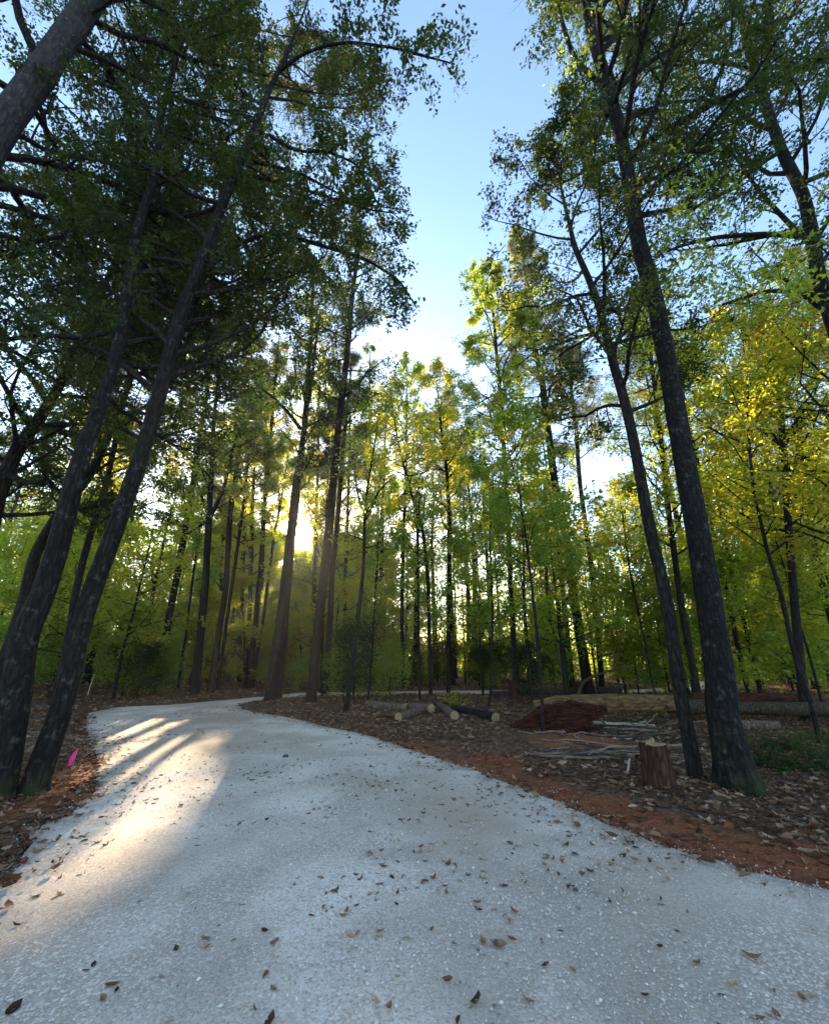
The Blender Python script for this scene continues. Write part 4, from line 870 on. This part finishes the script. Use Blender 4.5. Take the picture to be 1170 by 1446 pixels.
for k_, (u0, v0, u1, v1, rr_) in enumerate([(638, 1038, 655, 1055, .018), (684, 1059, 722, 1050, .02)]):
    stick(['pale stick on the litter in front of the cut logs', 'reddish stick on the litter left of the clay mound'][k_], gpt(u0, v0, .02), gpt(u1, v1, .03), rr_, 'stick' if k_ == 0 else 'red_rot', 60+k_, group=None)
# branch leaning out to the right behind the rotten trunk
P_ = [at(806, 975, 16)[0], at(822, 962, 16)[0], at(847, 951, 15.6)[0], at(872, 944, 15.4)[0], at(894, 940, 15.2)[0]]
P_[0][2] = gz(P_[0][0], P_[0][1]); Q, q = resample(np.array(P_), np.array([.06, .05, .045, .035, .02]), 20); V, Fs = tube(Q, q, 8, 3, .1); b0 = np.array([Q[0][0], Q[0][1], 0])
tag(mk('fallen_branch', V-b0, Fs, M['dark_wood'], smooth=True, loc=b0), 'dark arching dead branch propped at the foot of the grey pine', 'branch')

def stump(label, x, y, h, r0, bark, seed, top=True):
    g = gz(x, y); base = np.array([x, y, g]); root = empty('tree_stump', base); n = 16; t_ = np.linspace(0, 1, n)
    P = np.stack([np.zeros(n), np.zeros(n), -.08+(h+.08)*t_], 1); R = r0*(1-.1*t_)
    V, Fs = tube(P, R, 40, seed, .05, .35, cap=False, ridges=.05)
    ring = V[-40:]; ring[:, 2] += sinnoise(ring, seed, 9, 2)*.02+.01
    o = mk('bark', V, Fs, M[bark], root, smooth=True)
    ring = V[-40:]; c1 = ring*np.array([.9, .9, 1])+np.array([0, 0, .006]); c2 = ring*np.array([.45, .45, 1])+np.array([0, 0, .012]); cc = ring.mean(0)+np.array([0, 0, .02])
    VV = np.vstack([ring, c1, c2, cc]); j = np.arange(40); j2 = (j+1) % 40
    FF = [np.stack([j, j2, j2+40, j+40], 1), np.stack([j+40, j2+40, j2+80, j+80], 1), np.stack([j+80, j2+80, np.full(40, 120)], 1)]
    mk('cut_top', VV, FF, M['cut'] if top else M['red_rot'], root, attrs={'rad': np.concatenate([np.ones(40), np.full(40, .9), np.full(40, .45), [0]])})
    if top:
        # torn holding-wood sliver left by the felling
        n = 9; xs = np.linspace(-.14, .02, n); hh = .02+.09*np.abs(np.sin(np.arange(n)*1.9))*np.linspace(.5, 1, n)
        a_ = np.stack([xs, np.full(n, -.03)+xs*.5, np.full(n, h)], 1); b_ = a_+np.array([0, .035, 0]); c_ = a_+np.array([.005, .015, 0]); c_[:, 2] += hh
        VV = np.vstack([a_, b_, c_]); i = np.arange(n-1); FF = [np.stack([i, i+1, i+1+2*n, i+2*n], 1), np.stack([i+n, i+2*n, i+1+2*n, i+n+1], 1)]
        mk('splinter', VV, FF, M['cut'], root)
    return tag(root, label, 'stump')
stump('reddish-brown stump with freshly sawn pale top beside the thick right-hand tree', 3.13, 6.2, .47, .175, 'bark_rot', 5)
stump('dark decayed stump far back between the thin stems', 4.05, 18.6, .75, .17, 'bark_rot', 6, top=False)
stump('small dark stump at the foot of the grey pine', 7.3, 20.2, .6, .16, 'bark_rot', 7, top=False)

# pink flag, white stake
fx, fy = ground_at(101, 1091); g = gz(fx, fy); root = empty('marker_flag', (fx, fy, g)); P = np.array([[0, 0, -.05], [.004, 0, .15], [.012, 0, .31]])
V, Fs = tube(P, [.0025]*3, 6); mk('wire', V, Fs, M['wire'], root)
w_ = np.linspace(0, 1, 7); h_ = np.linspace(0, 1, 9); W_, H_ = np.meshgrid(w_, h_, indexing='ij')
fxv = .012-W_*(.028+.06*H_)*1.0-.025*H_+.006*np.sin(H_*9+W_*5); fyv = .018*np.sin(H_*5+W_*3); fz = .31-H_*.22+.03*W_*np.sin(H_*3)-W_*.03
V = np.stack([fxv, fyv, fz], -1).reshape(-1, 3); idx = np.arange(63).reshape(7, 9); F = np.stack([idx[:-1, :-1], idx[1:, :-1], idx[1:, 1:], idx[:-1, 1:]], -1).reshape(-1, 4)
V2 = V+np.array([0, .0015, 0]); mk('flag', np.vstack([V, V2]), np.vstack([F, F[:, ::-1]+63]), M['pink'], root, smooth=True)
tag(root, 'bright pink drooping marker flag beside the near left trunk', 'flag')
sx_, sy_ = ground_at(123, 984); g = gz(sx_, sy_); root_h = 1.0
V, Fs = tube(np.array([[0, 0, -.1], [.04, 0, .5], [.1, 0, 1.0]]), [.02, .02, .02], 4)
tag(mk('survey_stake', V, Fs, M['paint'], loc=(sx_, sy_, g)), 'thin white stake beyond the left verge, behind the leaning trunks', 'stake')
for k_, (u, v, s_) in enumerate([(403, 1073, .05), (813, 1268, .018), (374, 1052, .03), (700, 1345, .02)]):
    x_, y_ = ground_at(u, v); o = lump('stone', (0, 0, 0), (s_, s_*.8, s_*.55), 'stone', None, np.zeros(3), 30+k_, .3, n=10); o.location = (x_, y_, ROAD_Z+s_*.3)
    tag(o, ['dark clod on the lane left of centre, largest on the gravel', 'small dark stone on the gravel at right', 'small dark clod on the gravel near the bend', 'tiny dark stone low in the middle of the lane'][k_], 'stone')

# ferns and low green plants on the right, a sunlit bush behind the logs
def fern(label, x, y, s_, seed, leaf='leaf_mid', group=None, name='low_plant'):
    r = np.random.default_rng(seed); g = gz(x, y); root = empty(name, (x, y, g)); n = 14
    az = r.uniform(0, 6.28, n); el = np.radians(r.uniform(20, 65, n)); D = np.stack([np.cos(az)*np.cos(el), np.sin(az)*np.cos(el), np.sin(el)], 1)
    P = grow(np.zeros((n, 3)), D, s_*r.uniform(.6, 1.1, n), 7, .1, -.12, r); v, f_ = tubes(P, np.full((n, 7), .004)*np.linspace(1, .4, 7), 3); mk('stems', v, f_, M['bark'], root)
    C_, _, _ = pick(P, r, 22, .15); C_ += r.normal(size=C_.shape)*.025*s_*2; V, F, t = leafmesh(C_, .06+.03*s_, r, .6, .22); mk('foliage', V, F, M[leaf], root, attrs={'tint': t})
    return tag(root, label, 'plant', group)
for k_, (u, v, s_) in enumerate([(1085, 1085, .5), (1110, 1095, .45), (1140, 1080, .55), (1165, 1095, .5), (1125, 1070, .5), (1095, 1068, .45), (1155, 1060, .6), (905, 1005, .8), (930, 1015, .7), (885, 998, .7), (1010, 1000, .7), (960, 1000, .7)]):
    x_, y_ = ground_at(u, v); fern('low green plant on the leaf litter right of the thickest tree' if k_ < 7 else 'low green plant by the fallen trunk behind the brushwood', x_, y_, s_, 300+k_, 'leaf_dark' if k_ < 7 else 'leaf_mid', 'low plants near the thickest tree' if k_ < 7 else 'low plants by the fallen trunk')
x_, y_ = ground_at(636, 998); fern('small sunlit golden bush behind the row of cut logs', x_, y_, .9, 330, 'leaf_yellow')
x_, y_ = ground_at(905, 1003); fern('dark twiggy clump at the right end of the rotten trunk', x_, y_, .9, 331, 'leaf_dark')

# ------------------------------------------------------------------ haze: the evening air between the trees
bm = bmesh.new(); bmesh.ops.create_cube(bm, size=1); hz = bpy.data.meshes.new('haze'); bm.to_mesh(hz); bm.free()
ho = bpy.data.objects.new('haze', hz); COL.objects.link(ho); hx = float(np.abs(gx).max())
ho.location = (0, 7, 15); ho.scale = (2*hx+20, 2*hx+20, 38)
m, nt, out = newmat('haze'); pv = nt.nodes.new('ShaderNodeVolumePrincipled'); pv.inputs['Density'].default_value = .00028
pv.inputs['Anisotropy'].default_value = .6; pv.inputs['Color'].default_value = (.96, .97, 1, 1)
nt.links.new(pv.outputs[0], out.inputs['Volume']); hz.materials.append(m); tag(ho, kind='stuff')
